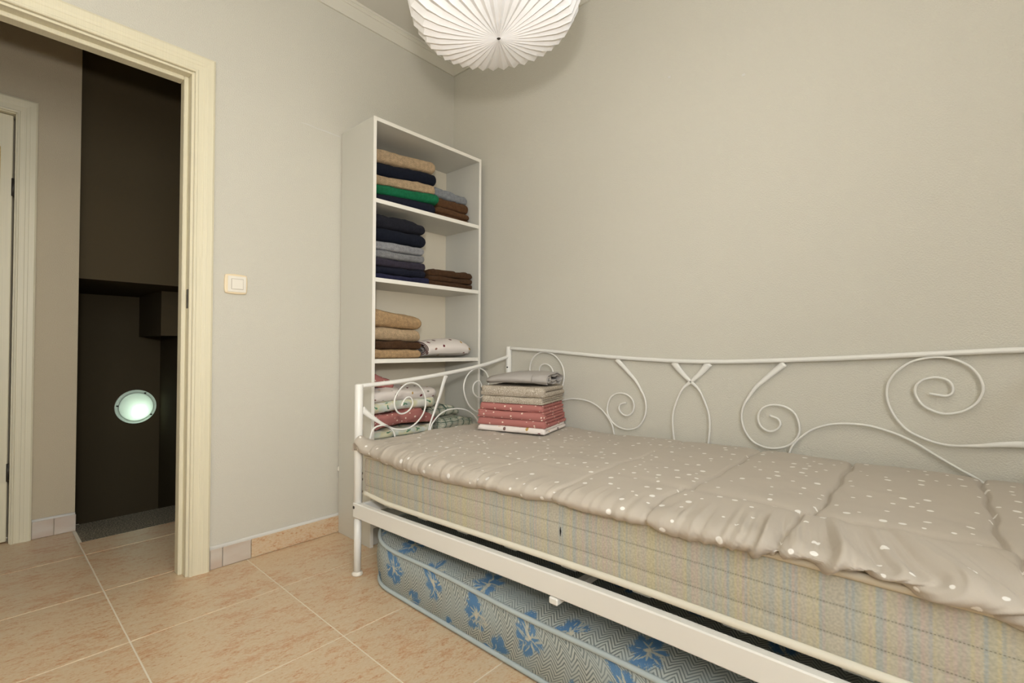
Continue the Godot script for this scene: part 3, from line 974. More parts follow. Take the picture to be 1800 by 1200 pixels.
	fold("folded_sheet", "pale floral sheet peeping out beneath the pink rumpled sheet", g4, "pale_floral", 1.206, 1.560, 0.4745, 0.510, 0.23, {"category": "sheet", "amp": 0.005})
	fold("folded_sheet", "rumpled dusty pink sheet with pale dots on the fourth shelf", g4, "pink_dots", 1.206, 1.590, 0.510, 0.578, 0.24, {"category": "sheet", "amp": 0.016, "arch": 0.020, "drop": 0.03, "front": -1.915})
	fold("folded_sheet", "pale sheet with mint and yellow flowers above the pink rumpled sheet", g4, "pale_floral", 1.206, 1.572, 0.590, 0.640, 0.24, {"category": "sheet", "amp": 0.006, "arch": 0.008, "slope": 0.008})
	fold("folded_sheet", "off-white spotted sheet topmost of the fourth shelf stack", g4, "spotted", 1.206, 1.590, 0.640, 0.700, 0.24, {"category": "sheet", "amp": 0.008, "drop": 0.012})
	fold("folded_sheet", "dusty pink sheet tucked on top of the off-white spotted sheet", g4, "pink_dots", 1.204, 1.36, 0.704, 0.762, 0.2, {"category": "sheet", "amp": 0.008, "slope": -0.05, "front": -1.96})
	fold("folded_cloth", "green and cream checked cloth folded beside the pink rumpled sheet", g4, "plaid", 1.600, 1.838, 0.4745, 0.528, 0.22, {"category": "cloth", "layers": 2, "amp": 0.008, "front": -1.930, "drop": 0.02})
	fold("folded_cloth", "dark green checked cloth bunched on the fourth shelf behind the checked one", g4, "plaid", 1.592, 1.800, 0.530, 0.578, 0.18, {"category": "cloth", "amp": 0.014, "front": -1.985, "drop": 0.02})


# ------------------------------------------------------------------ daybed
func lift(z: float) -> float:
	return 0.037 * smoothstep(-1.95, -0.35, z)


func scroll(t: Node, called: String, flat: Array, place: Callable, normal: Vector3, w0: float, part: float, sub := 4, rev := false):
	var pts := curve(flat, sub, place)
	var s := Sh.new(true)
	sweep(s, pts, normal, leaf_widths(pts.size(), w0, 0.0036, part), 0.0036, 8)
	obj(called, s, "bed_metal", t)


func build_bed():
	var t := thing("daybed", "white metal daybed with scrolled back along the right wall", "bed")
	var zr := 2.0 * BED_MID - EZ - 0.02
	# posts and legs
	for q in [[FX, EZ, 0.752, 1], [BX, EZ, 0.905, 0], [FX, zr, 0.752, 1], [BX, zr, 0.905, 0]]:
		var s := Sh.new(true)
		var r := 0.0165 if q[3] == 1 else 0.0155
		s.smooth(true)
		sweep(s, [Vector3(q[0], 0.225, q[1]), Vector3(q[0], q[2] - 0.004, q[1]), Vector3(q[0], q[2], q[1])], Vector3.RIGHT, [r, r, r - 0.003], [r, r, r - 0.003], 18)
		obj("post", s, "bed_metal", t)
		s = Sh.new(true)
		rod(s, Vector3(q[0], 0.012, q[1]), Vector3(q[0], 0.225, q[1]), 0.0142, 18)
		var leg := obj("leg", s, "bed_metal", t)
		s = Sh.new(true)
		lathe(s, [Vector2(0.0005, 0.0), Vector2(0.019, 0.0), Vector2(0.0215, 0.004), Vector2(0.021, 0.009), Vector2(0.0165, 0.014), Vector2(0.0145, 0.016)], 20, Vector3(q[0], 0.0, q[1]), Vector3(0, 0.008, 0))
		obj("foot_cap", s, "plastic_white", leg)
	# top rail of the back, dipping in the middle
	var back := func(p: Vector2) -> Vector3: return Vector3(BX, p.y, p.x)
	var s := Sh.new(true)
	var pts := curve([EZ, 0.896, -1.455, 0.883, -1.088, 0.859, -0.86, 0.850, -0.743, 0.848, -0.56, 0.852, -0.265, 0.869, -0.051, 0.885, 0.12, 0.898, zr, 0.903], 4, back)
	sweep(s, pts, Vector3.RIGHT, 0.0084, 0.0084, 12)
	obj("back_rail", s, "bed_metal", t)
	var mirror := func(p: Vector2) -> Vector3: return Vector3(BX, p.y, 2.0 * BED_MID - p.x)
	var D := [-0.411, 0.849, -0.446, 0.817, -0.479, 0.785, -0.503, 0.761, -0.527, 0.724, -0.546, 0.688, -0.553, 0.646, -0.543, 0.601, -0.516, 0.563, -0.479, 0.547, -0.444, 0.546, -0.409, 0.557, -0.382, 0.579, -0.366, 0.611, -0.367, 0.643, -0.379, 0.675, -0.403, 0.694, -0.433, 0.701, -0.464, 0.696, -0.487, 0.679, -0.497, 0.652, -0.490, 0.624, -0.472, 0.608, -0.451, 0.606, -0.431, 0.619, -0.424, 0.637, -0.433, 0.653, -0.459, 0.661]
	var F := [-0.405, 0.49, -0.398, 0.530, -0.387, 0.562, -0.365, 0.592, -0.332, 0.623, -0.295, 0.643, -0.256, 0.654, -0.213, 0.658, -0.172, 0.657, -0.132, 0.648, -0.101, 0.638, -0.064, 0.621, -0.028, 0.598, 0.007, 0.575, 0.041, 0.554, 0.074, 0.535, 0.12, 0.50]
	var E := [0.238, 0.644, 0.167, 0.6435, 0.12, 0.637, 0.087, 0.630, 0.055, 0.625, 0.021, 0.621, -0.013, 0.625, -0.045, 0.636, -0.078, 0.655, -0.105, 0.689, -0.122, 0.729, -0.127, 0.768, -0.120, 0.803, -0.100, 0.835, -0.070, 0.861, -0.037, 0.874, -0.002, 0.878, 0.029, 0.872, 0.056, 0.857, 0.075, 0.835, 0.086, 0.809, 0.088, 0.782, 0.075, 0.750, 0.052, 0.727, 0.028, 0.716, 0.004, 0.712, -0.020, 0.719, -0.041, 0.733, -0.054, 0.754, -0.059, 0.772, -0.056, 0.792, -0.041, 0.809, -0.020, 0.817, -0.002, 0.817, 0.015, 0.810, 0.025, 0.794, 0.024, 0.775, 0.012, 0.765, -0.006, 0.766, -0.027, 0.769]
	var X := [-0.814, 0.843, -0.782, 0.804, -0.747, 0.771, -0.711, 0.738, -0.687, 0.690, -0.672, 0.643, -0.669, 0.595, -0.674, 0.535, -0.682, 0.49]
	for pl in [back, mirror]:
		scroll(t, "scroll", D, pl, Vector3.RIGHT, 0.0125, 0.2)
		scroll(t, "scroll", E, pl, Vector3.RIGHT, 0.0125, 0.11)
		scroll(t, "arc", F, pl, Vector3.RIGHT, 0.0036, 0.5)
		scroll(t, "crossed_leaf", X, pl, Vector3.RIGHT, 0.016, 0.42)
	# the ends: a rail that climbs to the back post, scrolls below it
	var eL := [1.030, 0.652, 1.062, 0.625, 1.089, 0.605, 1.116, 0.587, 1.140, 0.574, 1.164, 0.562, 1.190, 0.552, 1.222, 0.547, 1.254, 0.548, 1.284, 0.559, 1.311, 0.578, 1.332, 0.601, 1.344, 0.628, 1.347, 0.656, 1.342, 0.684, 1.327, 0.711, 1.306, 0.732, 1.279, 0.743, 1.252, 0.743, 1.226, 0.732, 1.204, 0.713, 1.188, 0.690, 1.182, 0.669, 1.184, 0.648, 1.194, 0.628, 1.208, 0.617, 1.224, 0.614, 1.244, 0.618, 1.263, 0.630, 1.275, 0.648, 1.275, 0.664, 1.266, 0.679, 1.253, 0.683, 1.237, 0.677, 1.224, 0.660, 1.219, 0.647]
	var eR := [1.885, 0.668, 1.845, 0.620, 1.800, 0.588, 1.750, 0.571, 1.715, 0.567, 1.680, 0.573, 1.646, 0.589, 1.612, 0.617, 1.587, 0.658, 1.576, 0.705, 1.586, 0.744, 1.611, 0.774, 1.645, 0.792, 1.679, 0.796, 1.720, 0.779, 1.743, 0.749, 1.747, 0.714, 1.739, 0.684, 1.718, 0.660, 1.689, 0.648, 1.667, 0.653, 1.646, 0.669, 1.637, 0.695, 1.645, 0.719, 1.667, 0.732, 1.684, 0.729, 1.696, 0.713, 1.697, 0.700]
	var eA := [1.066, 0.52, 1.075, 0.556, 1.092, 0.571, 1.113, 0.576, 1.134, 0.575, 1.155, 0.566, 1.171, 0.553, 1.184, 0.530, 1.188, 0.50]
	var eC := [1.465, 0.768, 1.447, 0.727, 1.429, 0.678, 1.407, 0.628, 1.389, 0.589, 1.375, 0.559, 1.366, 0.53, 1.360, 0.50]
	var eB := [1.368, 0.51, 1.379, 0.542, 1.397, 0.566, 1.430, 0.591, 1.467, 0.605, 1.506, 0.608, 1.546, 0.606, 1.587, 0.597, 1.621, 0.581, 1.655, 0.555, 1.685, 0.51]
	for z in [EZ, zr]:
		var on_end := func(p: Vector2) -> Vector3: return Vector3(p.x, p.y, z)
		s = Sh.new(true)
		sweep(s, curve([FX + 0.004, 0.743, 1.038, 0.744, 1.188, 0.752, 1.355, 0.766, 1.546, 0.787, 1.72, 0.813, 1.86, 0.843, BX, 0.852], 4, on_end), Vector3.BACK, 0.0092, 0.0092, 12)
		obj("end_rail", s, "bed_metal", t)
		scroll(t, "scroll", eL, on_end, Vector3.BACK, 0.015, 0.13)
		scroll(t, "scroll", eR, on_end, Vector3.BACK, 0.013, 0.13)
		scroll(t, "arc", eA, on_end, Vector3.BACK, 0.0036, 0.5)
		scroll(t, "arc", eB, on_end, Vector3.BACK, 0.0036, 0.5)
		scroll(t, "centre_leaf", eC, on_end, Vector3.BACK, 0.0125, 0.75)
		# low cross rail joining the two legs
		s = Sh.new()
		cbox(s, Vector3((FX + BX) / 2, 0.258 + lift(z), z + (0.012 if z < -1 else -0.012)), Vector3(BX - FX - 0.03, 0.045, 0.018), 0.003)
		obj("cross_rail", s, "bed_metal", t)
	# side rails: flat boards of painted steel
	for x in [FX - 0.001, BX]:
		s = Sh.new()
		var n := 12
		for i in n:
			var z0 := lerpf(EZ - 0.004, zr + 0.004, float(i) / n)
			var z1 := lerpf(EZ - 0.004, zr + 0.004, float(i + 1) / n)
			var c := [Vector2(-0.0175, 0.231), Vector2(-0.0175, 0.282), Vector2(-0.0145, 0.285), Vector2(0.0045, 0.285), Vector2(0.0045, 0.228), Vector2(-0.0145, 0.228)]
			if x > 1.5:
				for k in 6:
					c[k] = Vector2(-0.0065 - c[k].x * 0.9, c[k].y)
			var mid := Vector3(x - 0.0065, 0.2565 + lift(z0), (z0 + z1) / 2)
			for k in 6:
				var a: Vector2 = c[k]
				var b: Vector2 = c[(k + 1) % 6]
				var q := [Vector3(x + a.x, a.y + lift(z0), z0), Vector3(x + b.x, b.y + lift(z0), z0), Vector3(x + b.x, b.y + lift(z1), z1), Vector3(x + a.x, a.y + lift(z1), z1)]
				s.quad_out(q[0], q[1], q[2], q[3], (q[0] + q[1] + q[2] + q[3]) / 4.0 - mid)
		for e in [EZ - 0.004, zr + 0.004]:
			cbox(s, Vector3(x - 0.0065, 0.2565 + lift(e), e), Vector3(0.021, 0.0565, 0.002), 0.0005)
		obj("side_rail", s, "bed_metal", t)
	# bearers that carry the mattress
	for i in 9:
		var z := lerpf(EZ + 0.16, zr - 0.12, i / 8.0)
		s = Sh.new()
		cbox(s, Vector3((FX + BX) / 2 + 0.004, 0.291 + lift(z), z), Vector3(BX - FX - 0.05, 0.010, 0.05), 0.003)
		obj("slat", s, "bed_metal", t)
	s = Sh.new()
	var zb := -0.745
	cbox(s, Vector3((FX + BX) / 2 - 0.006, 0.218 + lift(zb), zb), Vector3(BX - FX + 0.03, 0.018, 0.028), 0.003)
	obj("centre_bearer", s, "bed_metal", t)
	# screws and holes in the near post
	for q in [[0.0155, 0.399], [0.0155, 0.375], [0.0155, 0.327], [0.015, 0.245]]:
		s = Sh.new(true)
		var dir := Vector3(0.80, 0, 0.60)
		var a: Vector3 = Vector3(FX, q[1], EZ) + dir * q[0]
		rod(s, a - dir * 0.004, a + dir * 0.0022, 0.0048, 10)
		obj("screw", s, "dark_metal", t)
	s = Sh.new(true)
	rod(s, Vector3(FX - 0.0175, 0.270, EZ + 0.002), Vector3(FX - 0.0205, 0.270, EZ + 0.002), 0.006, 10)
	obj("screw", s, "dark_metal", t)
	s = Sh.new(true)
	rod(s, Vector3(BX - 0.014, 0.795, EZ + 0.004), Vector3(BX - 0.0175, 0.795, EZ + 0.005), 0.004, 10)
	obj("screw", s, "dark_metal", t)


func build_upper_mattress():
	var t := thing("upper_mattress", "pale striped mattress with stitched sides lying on the daybed", "mattress")
	var x0 := 1.026
	var x1 := 1.882
	var z0 := -1.698
	var z1 := 0.205
	var y0 := 0.302
	var y1 := 0.486
	var s := Sh.new(true)
	var c := Vector3((x0 + x1) / 2, (y0 + y1) / 2, (z0 + z1) / 2)
	var lf := func(o: Vector3) -> Vector3:
		var side := clampf(1.0 - absf(o.y) / 0.08, 0.0, 1.0)
		var bulge := 0.004 * side
		for y in [0.016, -0.038]:
			bulge -= 0.0028 * exp(-pow((o.y - y) / 0.004, 2.0))
		return Vector3(bulge * signf(o.x) if absf(o.x) > 0.4 else 0.0, lift(o.z + c.z), bulge * signf(o.z) if absf(o.z) > 0.9 else 0.0)
	round_box(s, c, Vector3(x1 - x0, y1 - y0, z1 - z0), 0.022, Vector3i(18, 26, 60), lf)
	obj("cover", s, "ticking", t)
	for e in [[y0 + 0.010, "piping", 0.0088], [y1 - 0.016, "tan_piping", 0.0085]]:
		s = Sh.new(true)
		var pts := []
		for q in rrect((x1 - x0) / 2 + 0.002, (z1 - z0) / 2 + 0.002, 0.03, 10):
			var curl := 0.012 * exp(-pow((q.y + c.z - z0) / 0.10, 2.0))
			pts.append(Vector3(q.x + c.x, e[0] + lift(q.y + c.z) + (curl if e[1] == "piping" else 0.0), q.y + c.z))
		pts.append(pts[0])
		sweep(s, pts, Vector3.UP, e[2], e[2], 8)
		obj("edge_piping", s, e[1], t)
	s = Sh.new(true)
	var zt := -0.741
	sweep(s, [Vector3(1.0215, 0.402 + lift(zt) - 0.0, zt), Vector3(1.0205, 0.392 + lift(zt), zt + 0.001), Vector3(1.0215, 0.378 + lift(zt), zt)], Vector3.LEFT, [0.0006, 0.0026, 0.0006], 0.0008, 6)
	obj("tear", s, "dark_hole", t)


# rounded rectangle in (x, z), half sizes hx, hz; `n` points on each corner and some on each side
func rrect(hx: float, hz: float, r: float, n: int, per := 14) -> Array:
	var out := []
	var cs := [Vector2(hx - r, hz - r), Vector2(-hx + r, hz - r), Vector2(-hx + r, -hz + r), Vector2(hx - r, -hz + r)]
	for k in 4:
		for i in n + 1:
			var a := PI / 2 * (k + float(i) / n)
			out.append(cs[k] + Vector2(cos(a), sin(a)) * r)
		var last: Vector2 = out[out.size() - 1]
		var a2 := PI / 2 * (k + 1)
		var nxt: Vector2 = cs[(k + 1) % 4] + Vector2(cos(a2), sin(a2)) * r
		for i in range(1, per):
			out.append(last.lerp(nxt, float(i) / per))
	return out


func build_lower_mattress():
	var t := thing("lower_mattress", "blue floral mattress with zigzag quilting stowed on the floor under the daybed", "mattress")
	var hx := 0.425
	var hz := 0.94
	var c := Vector3(1.020 + hx, 0.0, -1.712 + hz)
	var up := func(z: float, x: float) -> float:
		return 0.022 * smoothstep(-1.45, -1.70, z) + 0.003 * sin(z * 9.0)
	var rows := [[0.004, 0.008], [-0.004, 0.03], [-0.009, 0.06], [-0.011, 0.09], [-0.009, 0.12], [-0.003, 0.145], [0.003, 0.158]]
	var top := [[0.003, 0.160], [0.02, 0.169], [0.05, 0.176], [0.10, 0.181], [0.16, 0.183], [0.22, 0.184], [0.30, 0.185], [0.42, 0.185]]
	var rings := []
	var uvs := []
	for q in rows + top:
		var ring := []
		var uv := []
		var ins: float = q[0]
		var rr := rrect(hx - ins, hz - ins, maxf(0.20 - ins, 0.004), 10, 30)
		var arc := 0.0
		for i in rr.size() + 1:
			var p: Vector2 = rr[i % rr.size()]
			if i > 0:
				arc += p.distance_to(rr[i - 1])
			var z := p.y + c.z
			var y: float = q[1] + up.call(z, p.x) * q[1] / 0.165
			if rings.size() >= rows.size() + 3:
				y += 0.006 * fn.get_noise_2d(p.x * 9.0, p.y * 9.0)
			ring.append(Vector3(p.x + c.x, y, z))
			uv.append(Vector2(arc, -q[1]) if rings.size() < rows.size() else Vector2(p.y, p.x))
		rings.append(ring)
		uvs.append(uv)
	var side := Sh.new(true)
	var deck := Sh.new(true)
	for k in rings.size() - 1:
		if k == rows.size() - 1:
			continue
		var s := side if k < rows.size() else deck
		for i in rings[k].size() - 1:
			var a: Vector3 = rings[k][i]
			var out := Vector3(a.x - c.x, 0, a.z - c.z) if k < rows.size() else Vector3.UP
			s.quad_out(a, rings[k][i + 1], rings[k + 1][i + 1], rings[k + 1][i], out, uvs[k][i], uvs[k][i + 1], uvs[k + 1][i + 1], uvs[k + 1][i])
	obj("side_border", side, "damask", t)
	obj("top_panel", deck, "damask", t)
	for e in [[0.160, 0.0075], [0.010, 0.0075]]:
		var s := Sh.new(true)
		var pts := []
		for p in rrect(hx + 0.001, hz + 0.001, 0.201, 10, 30):
			pts.append(Vector3(p.x + c.x, e[0] + (up.call(p.y + c.z, p.x) if e[0] > 0.1 else 0.0), p.y + c.z))
		pts.append(pts[0])
		sweep(s, pts, Vector3.UP, e[1], e[1], 8)
		obj("edge_piping", s, "blue_piping", t)


func lookup(tab: Array, z: float) -> float:
	for i in tab.size() - 1:
		if z <= tab[i + 1].x:
			return lerpf(tab[i].y, tab[i + 1].y, smoothstep(0.0, 1.0, clampf((z - tab[i].x) / (tab[i + 1].x - tab[i].x), 0.0, 1.0)))
	return tab[tab.size() - 1].y


func build_duvet():
	var ytop := [Vector2(-1.70, 0.533), Vector2(-1.5, 0.534), Vector2(-1.07, 0.530), Vector2(-0.65, 0.543), Vector2(-0.37, 0.549), Vector2(0.3, 0.552)]
	var ybot := [Vector2(-1.70, 0.492), Vector2(-1.55, 0.472), Vector2(-1.43, 0.463), Vector2(-1.18, 0.463), Vector2(-0.957, 0.478), Vector2(-0.7, 0.494), Vector2(-0.54, 0.497), Vector2(-0.408, 0.491), Vector2(-0.3, 0.500), Vector2(-0.2, 0.510), Vector2(-0.10, 0.517), Vector2(-0.04, 0.516), Vector2(0.03, 0.504), Vector2(0.1, 0.500), Vector2(0.3, 0.500)]
	var seams := [-1.60, -1.31, -1.03, -0.75, -0.475, -0.205, 0.08]
	var nz := 520
	var nt := 74
	var nf := 34
	var nu := 6
	var z0 := -1.704
	var z1 := 0.215
	var rows := []
	for i in nz + 1:
		var z := lerpf(z0, z1, float(i) / nz)
		var e := minf(z - z0, z1 - z)
		var endk := sqrt(maxf(0.0, 1.0 - pow(1.0 - minf(e / 0.03, 1.0), 2.0)))
		var yt := lookup(ytop, z)
		var yb := lookup(ybot, z) - 0.004
		var row := []
		var arc := 0.0
		var last := Vector2.ZERO
		for j in nt + nf + nu + 1:
			var p := Vector2.ZERO
			var n := Vector2(0, 1)
			var front := 0.0
			if j <= nt:
				p = Vector2(lerpf(1.872, 1.040, float(j) / nt), yt)
				p.y -= 0.02 * pow(maxf(0.0, (p.x - 1.84) / 0.032), 2.0)
				front = smoothstep(lerpf(1.12, 1.30, smoothstep(-0.5, 0.0, z)), 1.03, p.x)
				p.y -= 0.004 * smoothstep(1.20, 1.04, p.x)
			elif j <= nt + nf:
				var a := PI / 2 + PI * (j - nt) / nf
				var ry := (yt - 0.004 - yb) / 2.0
				n = Vector2(cos(a), sin(a))
				p = Vector2(1.040 + 0.050 * n.x * (1.0 if n.y > 0 else 1.0), yb + ry + ry * n.y)
				front = 1.0
			else:
				p = Vector2(lerpf(1.040, 1.046, float(j - nt - nf) / nu), yb + 0.004 * float(j - nt - nf) / nu)
				n = Vector2(0, -1)
			if j > 0:
				arc += p.distance_to(last)
			last = p
			if j <= nt + nf:
				var d := 0.0
				# quilting: seams across the bed and one along it
				for sz in seams:
					var wob: float = sz + 0.004 * sin(p.x * 31.0 + sz * 9.0) + (0.022 if p.x < 1.215 and sz > -0.6 else 0.0) * signf(-sz - 0.05) * -1.0
					var k: float = absf(z - wob)
					var deep := lerpf(0.0022, 0.0115, smoothstep(-1.1, -0.25, z))
					d -= deep * 0.55 * exp(-pow(k / 0.020, 1.2)) + deep * 0.95 * exp(-pow(k / 0.004, 2.0))
				var along := absf(p.x - 1.213 - 0.006 * sin(z * 17.0))
				if j <= nt:
					d -= lerpf(0.002, 0.008, smoothstep(-0.7, -0.2, z)) * exp(-pow(along / 0.016, 1.3))
				# slack in the filling, and the puckers along the front edge
				d += 0.005 * fn.get_noise_2d(p.x * 3.0, z * 2.4) + 0.0016 * fn.get_noise_2d(p.x * 12.0 + 7.0, z * 11.0)
				var sag := (p.y - yb) * 1.3 + (1.05 - p.x) * 0.4
				var near := smoothstep(-0.5, 0.0, z)
				var ridge := fn2.get_noise_2d((z * 10.0 - sag * lerpf(1.5, 12.0, near)) * lerpf(60.0, 26.0, near), sag * 30.0 + p.x * 14.0)
				d += front * lerpf(0.0042, 0.025, near) * ridge
				d += 0.004 * smoothstep(-0.9, -1.6, z) * fn.get_noise_2d(p.x * 6.0 + z * 4.0, z * 14.0)
				p += n * d
			# corner that rides up against the post
			p.y += (0.040 if p.y > 0.5 else 0.006) * exp(-pow((z - z0) / 0.045, 2.0)) * exp(-pow((p.x - 1.012) / 0.036, 2.0))
			p.x -= 0.014 * exp(-pow((z - z0 - 0.01) / 0.07, 2.0)) * smoothstep(1.07, 1.02, p.x)
			var ym := 0.497
			p.y = lerpf(maxf(ym, yb), p.y, endk) if p.y > ym else p.y
			row.append([Vector3(p.x, p.y, z), Vector2(z, arc)])
		rows.append(row)
	var s := Sh.new(true)
	for i in nz:
		for j in rows[i].size() - 1:
			var a = rows[i][j]
			var b = rows[i + 1][j]
			var c = rows[i + 1][j + 1]
			var d = rows[i][j + 1]
			s.quad(a[0], d[0], c[0], b[0], a[1], d[1], c[1], b[1])
	# close the two ends
	for e in [0, nz]:
		var m := Vector3(1.3, 0.497, rows[e][0][0].z)
		for j in rows[e].size() - 1:
			s.tri_out(m, rows[e][j][0], rows[e][j + 1][0], Vector3(0, 0, -1 if e == 0 else 1))
	var o := obj("duvet", s, "duvet")
	tag(o, "taupe quilted duvet with white polka dots spread over the daybed", "duvet")


func build_bed_stack():
	# folded linen standing on the duvet, turned a little from the bed
	var turn := deg_to_rad(-74.0)
	var u := Vector3(sin(deg_to_rad(16.0)), 0, cos(deg_to_rad(16.0)))
	var v := Vector3(u.z, 0, -u.x)
	var ctr := Vector3(1.519, 0, -1.3675) + v * 0.130
	var g := "folded linen stacked on the daybed"
	var put := func(called: String, label: String, cat: String, m: String, y0: float, y1: float, opt: Dictionary):
		var w: float = opt.get("w", 0.312)
		var d: float = opt.get("d", 0.262)
		opt["category"] = cat
		opt["front"] = d / 2
		var t := fold(called, label, g, m, -w / 2, w / 2, 0.0, y1 - y0, d, opt)
		t.position = ctr + Vector3.UP * y0 + u * opt.get("du", 0.0) + v * opt.get("dv", 0.0)
		t.rotation.y = turn
		return t
	put.call("folded_sheet", "off-white sheet with maroon spots at the foot of the daybed stack", "sheet", "spotted", 0.5395, 0.564, {"layers": 2, "wrap": true, "amp": 0.003, "seed": 3.1, "w": 0.318})
	put.call("folded_sheet", "lowest of the three pink dotted sheets in the daybed stack", "sheet", "pink_dots", 0.564, 0.596, {"layers": 2, "amp": 0.003, "seed": 4.7, "w": 0.322})
	put.call("folded_sheet", "middle one of the three pink dotted sheets in the daybed stack", "sheet", "pink_dots", 0.596, 0.629, {"layers": 3, "amp": 0.003, "seed": 8.2, "w": 0.314, "dv": -0.004})
	put.call("folded_sheet", "uppermost pink dotted sheet, beneath the paisley sheets on the daybed", "sheet", "pink_dots", 0.629, 0.661, {"layers": 2, "amp": 0.003, "seed": 12.9, "w": 0.300, "dv": 0.004})
	put.call("folded_sheet", "lower beige paisley sheet, lying on the pink dotted sheets", "sheet", "paisley", 0.661, 0.690, {"layers": 3, "amp": 0.003, "seed": 6.4, "w": 0.288, "du": 0.005})
	put.call("folded_sheet", "upper beige paisley sheet, under the grey bundle on the daybed", "sheet", "paisley", 0.690, 0.733, {"layers": 2, "amp": 0.004, "seed": 15.3, "w": 0.300, "du": 0.005})
	# the grey bundle on top, rolled up on itself
	var t := thing("linen_bundle", "grey rolled linen bundle topmost of the stack on the daybed", "linen", g, ctr + Vector3.UP * 0.7645 + u * 0.012)
	t.rotation.y = turn
	var s := Sh.new(true)
	roll(s, 0.285, 0.115, 0.031, 2.0, 0.0085, func(p: Vector3, uu: float) -> Vector3:
		var k := 1.0 - 0.30 * pow(1.0 - uu, 2.6) + 0.12 * sin(uu * PI)
		var q := p * Vector3(1, k, 0.92 + 0.1 * sin(uu * PI))
		q.y += -0.031 * (1.0 - k)
		return q + Vector3(0.004, 0.006, 0.006) * fn.get_noise_3d(p.x * 9.0 + p.z * 14.0, p.y * 18.0, p.z * 10.0) * (0.4 + uu))
	obj("rolled_cloth", s, "cotton_grey", t)
	s = Sh.new(true)
	roll(s, 0.07, 0.030, 0.0215, 1.9, 0.006, func(p: Vector3, uu: float) -> Vector3:
		return p + Vector3(0.112, 0.002, 0.083) + Vector3(0, 0.003, 0.003) * fn.get_noise_3d(p.x * 20.0, p.y * 20.0, p.z * 20.0))
	obj("inner_roll", s, "cotton_grey", t)


# ------------------------------------------------------------------ lamp and switch
func build_pendant():
	var at := Vector3(1.003, 1.797, -0.955)
	var t := thing("pendant_lamp", "white pleated paper pendant lampshade hanging from the ceiling", "lamp", "", at)
	var sh := Node3D.new()
	sh.name = "shade"
	var n := 38
	# rings of the folded paper: radius, height, pleat depth, turn in pleats
	var rings := [[0.006, 0.000, 0.0008, 0.0], [0.06, 0.004, 0.004, 0.0], [0.12, 0.012, 0.007, 0.0], [0.175, 0.023, 0.0095, 0.0], [0.213, 0.036, 0.0095, 0.0], [0.240, 0.076, 0.0095, 1.0], [0.249, 0.150, 0.010, 2.0], [0.240, 0.225, 0.011, 1.0], [0.205, 0.278, 0.010, 0.0], [0.12, 0.316, 0.007, 0.0], [0.035, 0.334, 0.002, 0.0]]
	var tilt := Basis(Vector3(0.667, 0, 0.745).cross(Vector3.UP).normalized(), 0.0) * Basis(Vector3(0.745, 0, -0.667), deg_to_rad(-6.0))
	var P := func(i: int, k: int) -> Vector3:
		var q = rings[i]
		var a: float = TAU * (k + q[3]) / (2 * n)
		var nxt = rings[mini(i + 1, rings.size() - 1)]
		var prv = rings[maxi(i - 1, 0)]
		var tan := Vector2(nxt[0] - prv[0], nxt[1] - prv[1]).normalized()
		var nor := Vector2(tan.y, -tan.x)
		var d: float = q[2] * (1.0 if k % 2 == 0 else -1.0) * 0.5
		var r: float = q[0] + nor.x * d
		var y: float = q[1] + nor.y * d
		return tilt * Vector3(r * cos(a), y, r * sin(a))
	var s := Sh.new()
	for i in rings.size() - 1:
		for k in 2 * n:
			var q := [P.call(i, k), P.call(i, k + 1), P.call(i + 1, k + 1), P.call(i + 1, k)]
			var m: Vector3 = (q[0] + q[1] + q[2] + q[3]) / 4.0
			s.quad_out(q[0], q[1], q[2], q[3], m - tilt * Vector3(0, 0.17, 0))
	var shade := obj("shade", s, "paper", t)
	sh.free()
	s = Sh.new(true)
	lathe(s, [Vector2(0.0005, -0.0015), Vector2(0.004, -0.001), Vector2(0.0055, 0.001), Vector2(0.006, 0.004)], 16, Vector3.ZERO, Vector3(0, 0.01, 0))
	obj("eyelet", s, "dark_metal", shade)
	s = Sh.new(true)
	rod(s, Vector3(0.0, 0.26, 0.0), Vector3(0, CEIL - at.y - 0.03, 0), 0.0035, 8)
	obj("cord", s, "plastic_white", t)
	s = Sh.new(true)
	lathe(s, [Vector2(0.0005, 0.0), Vector2(0.02, 0.002), Vector2(0.042, 0.018), Vector2(0.045, 0.03)], 24, Vector3(0, CEIL - at.y - 0.031, 0), Vector3(0, 0.03, 0))
	obj("ceiling_rose", s, "plastic_white", t)
	s = Sh.new(true)
	rod(s, Vector3(0, 0.21, 0), Vector3(0, 0.265, 0), 0.017, 16)
	obj("socket", s, "plastic_white", t)


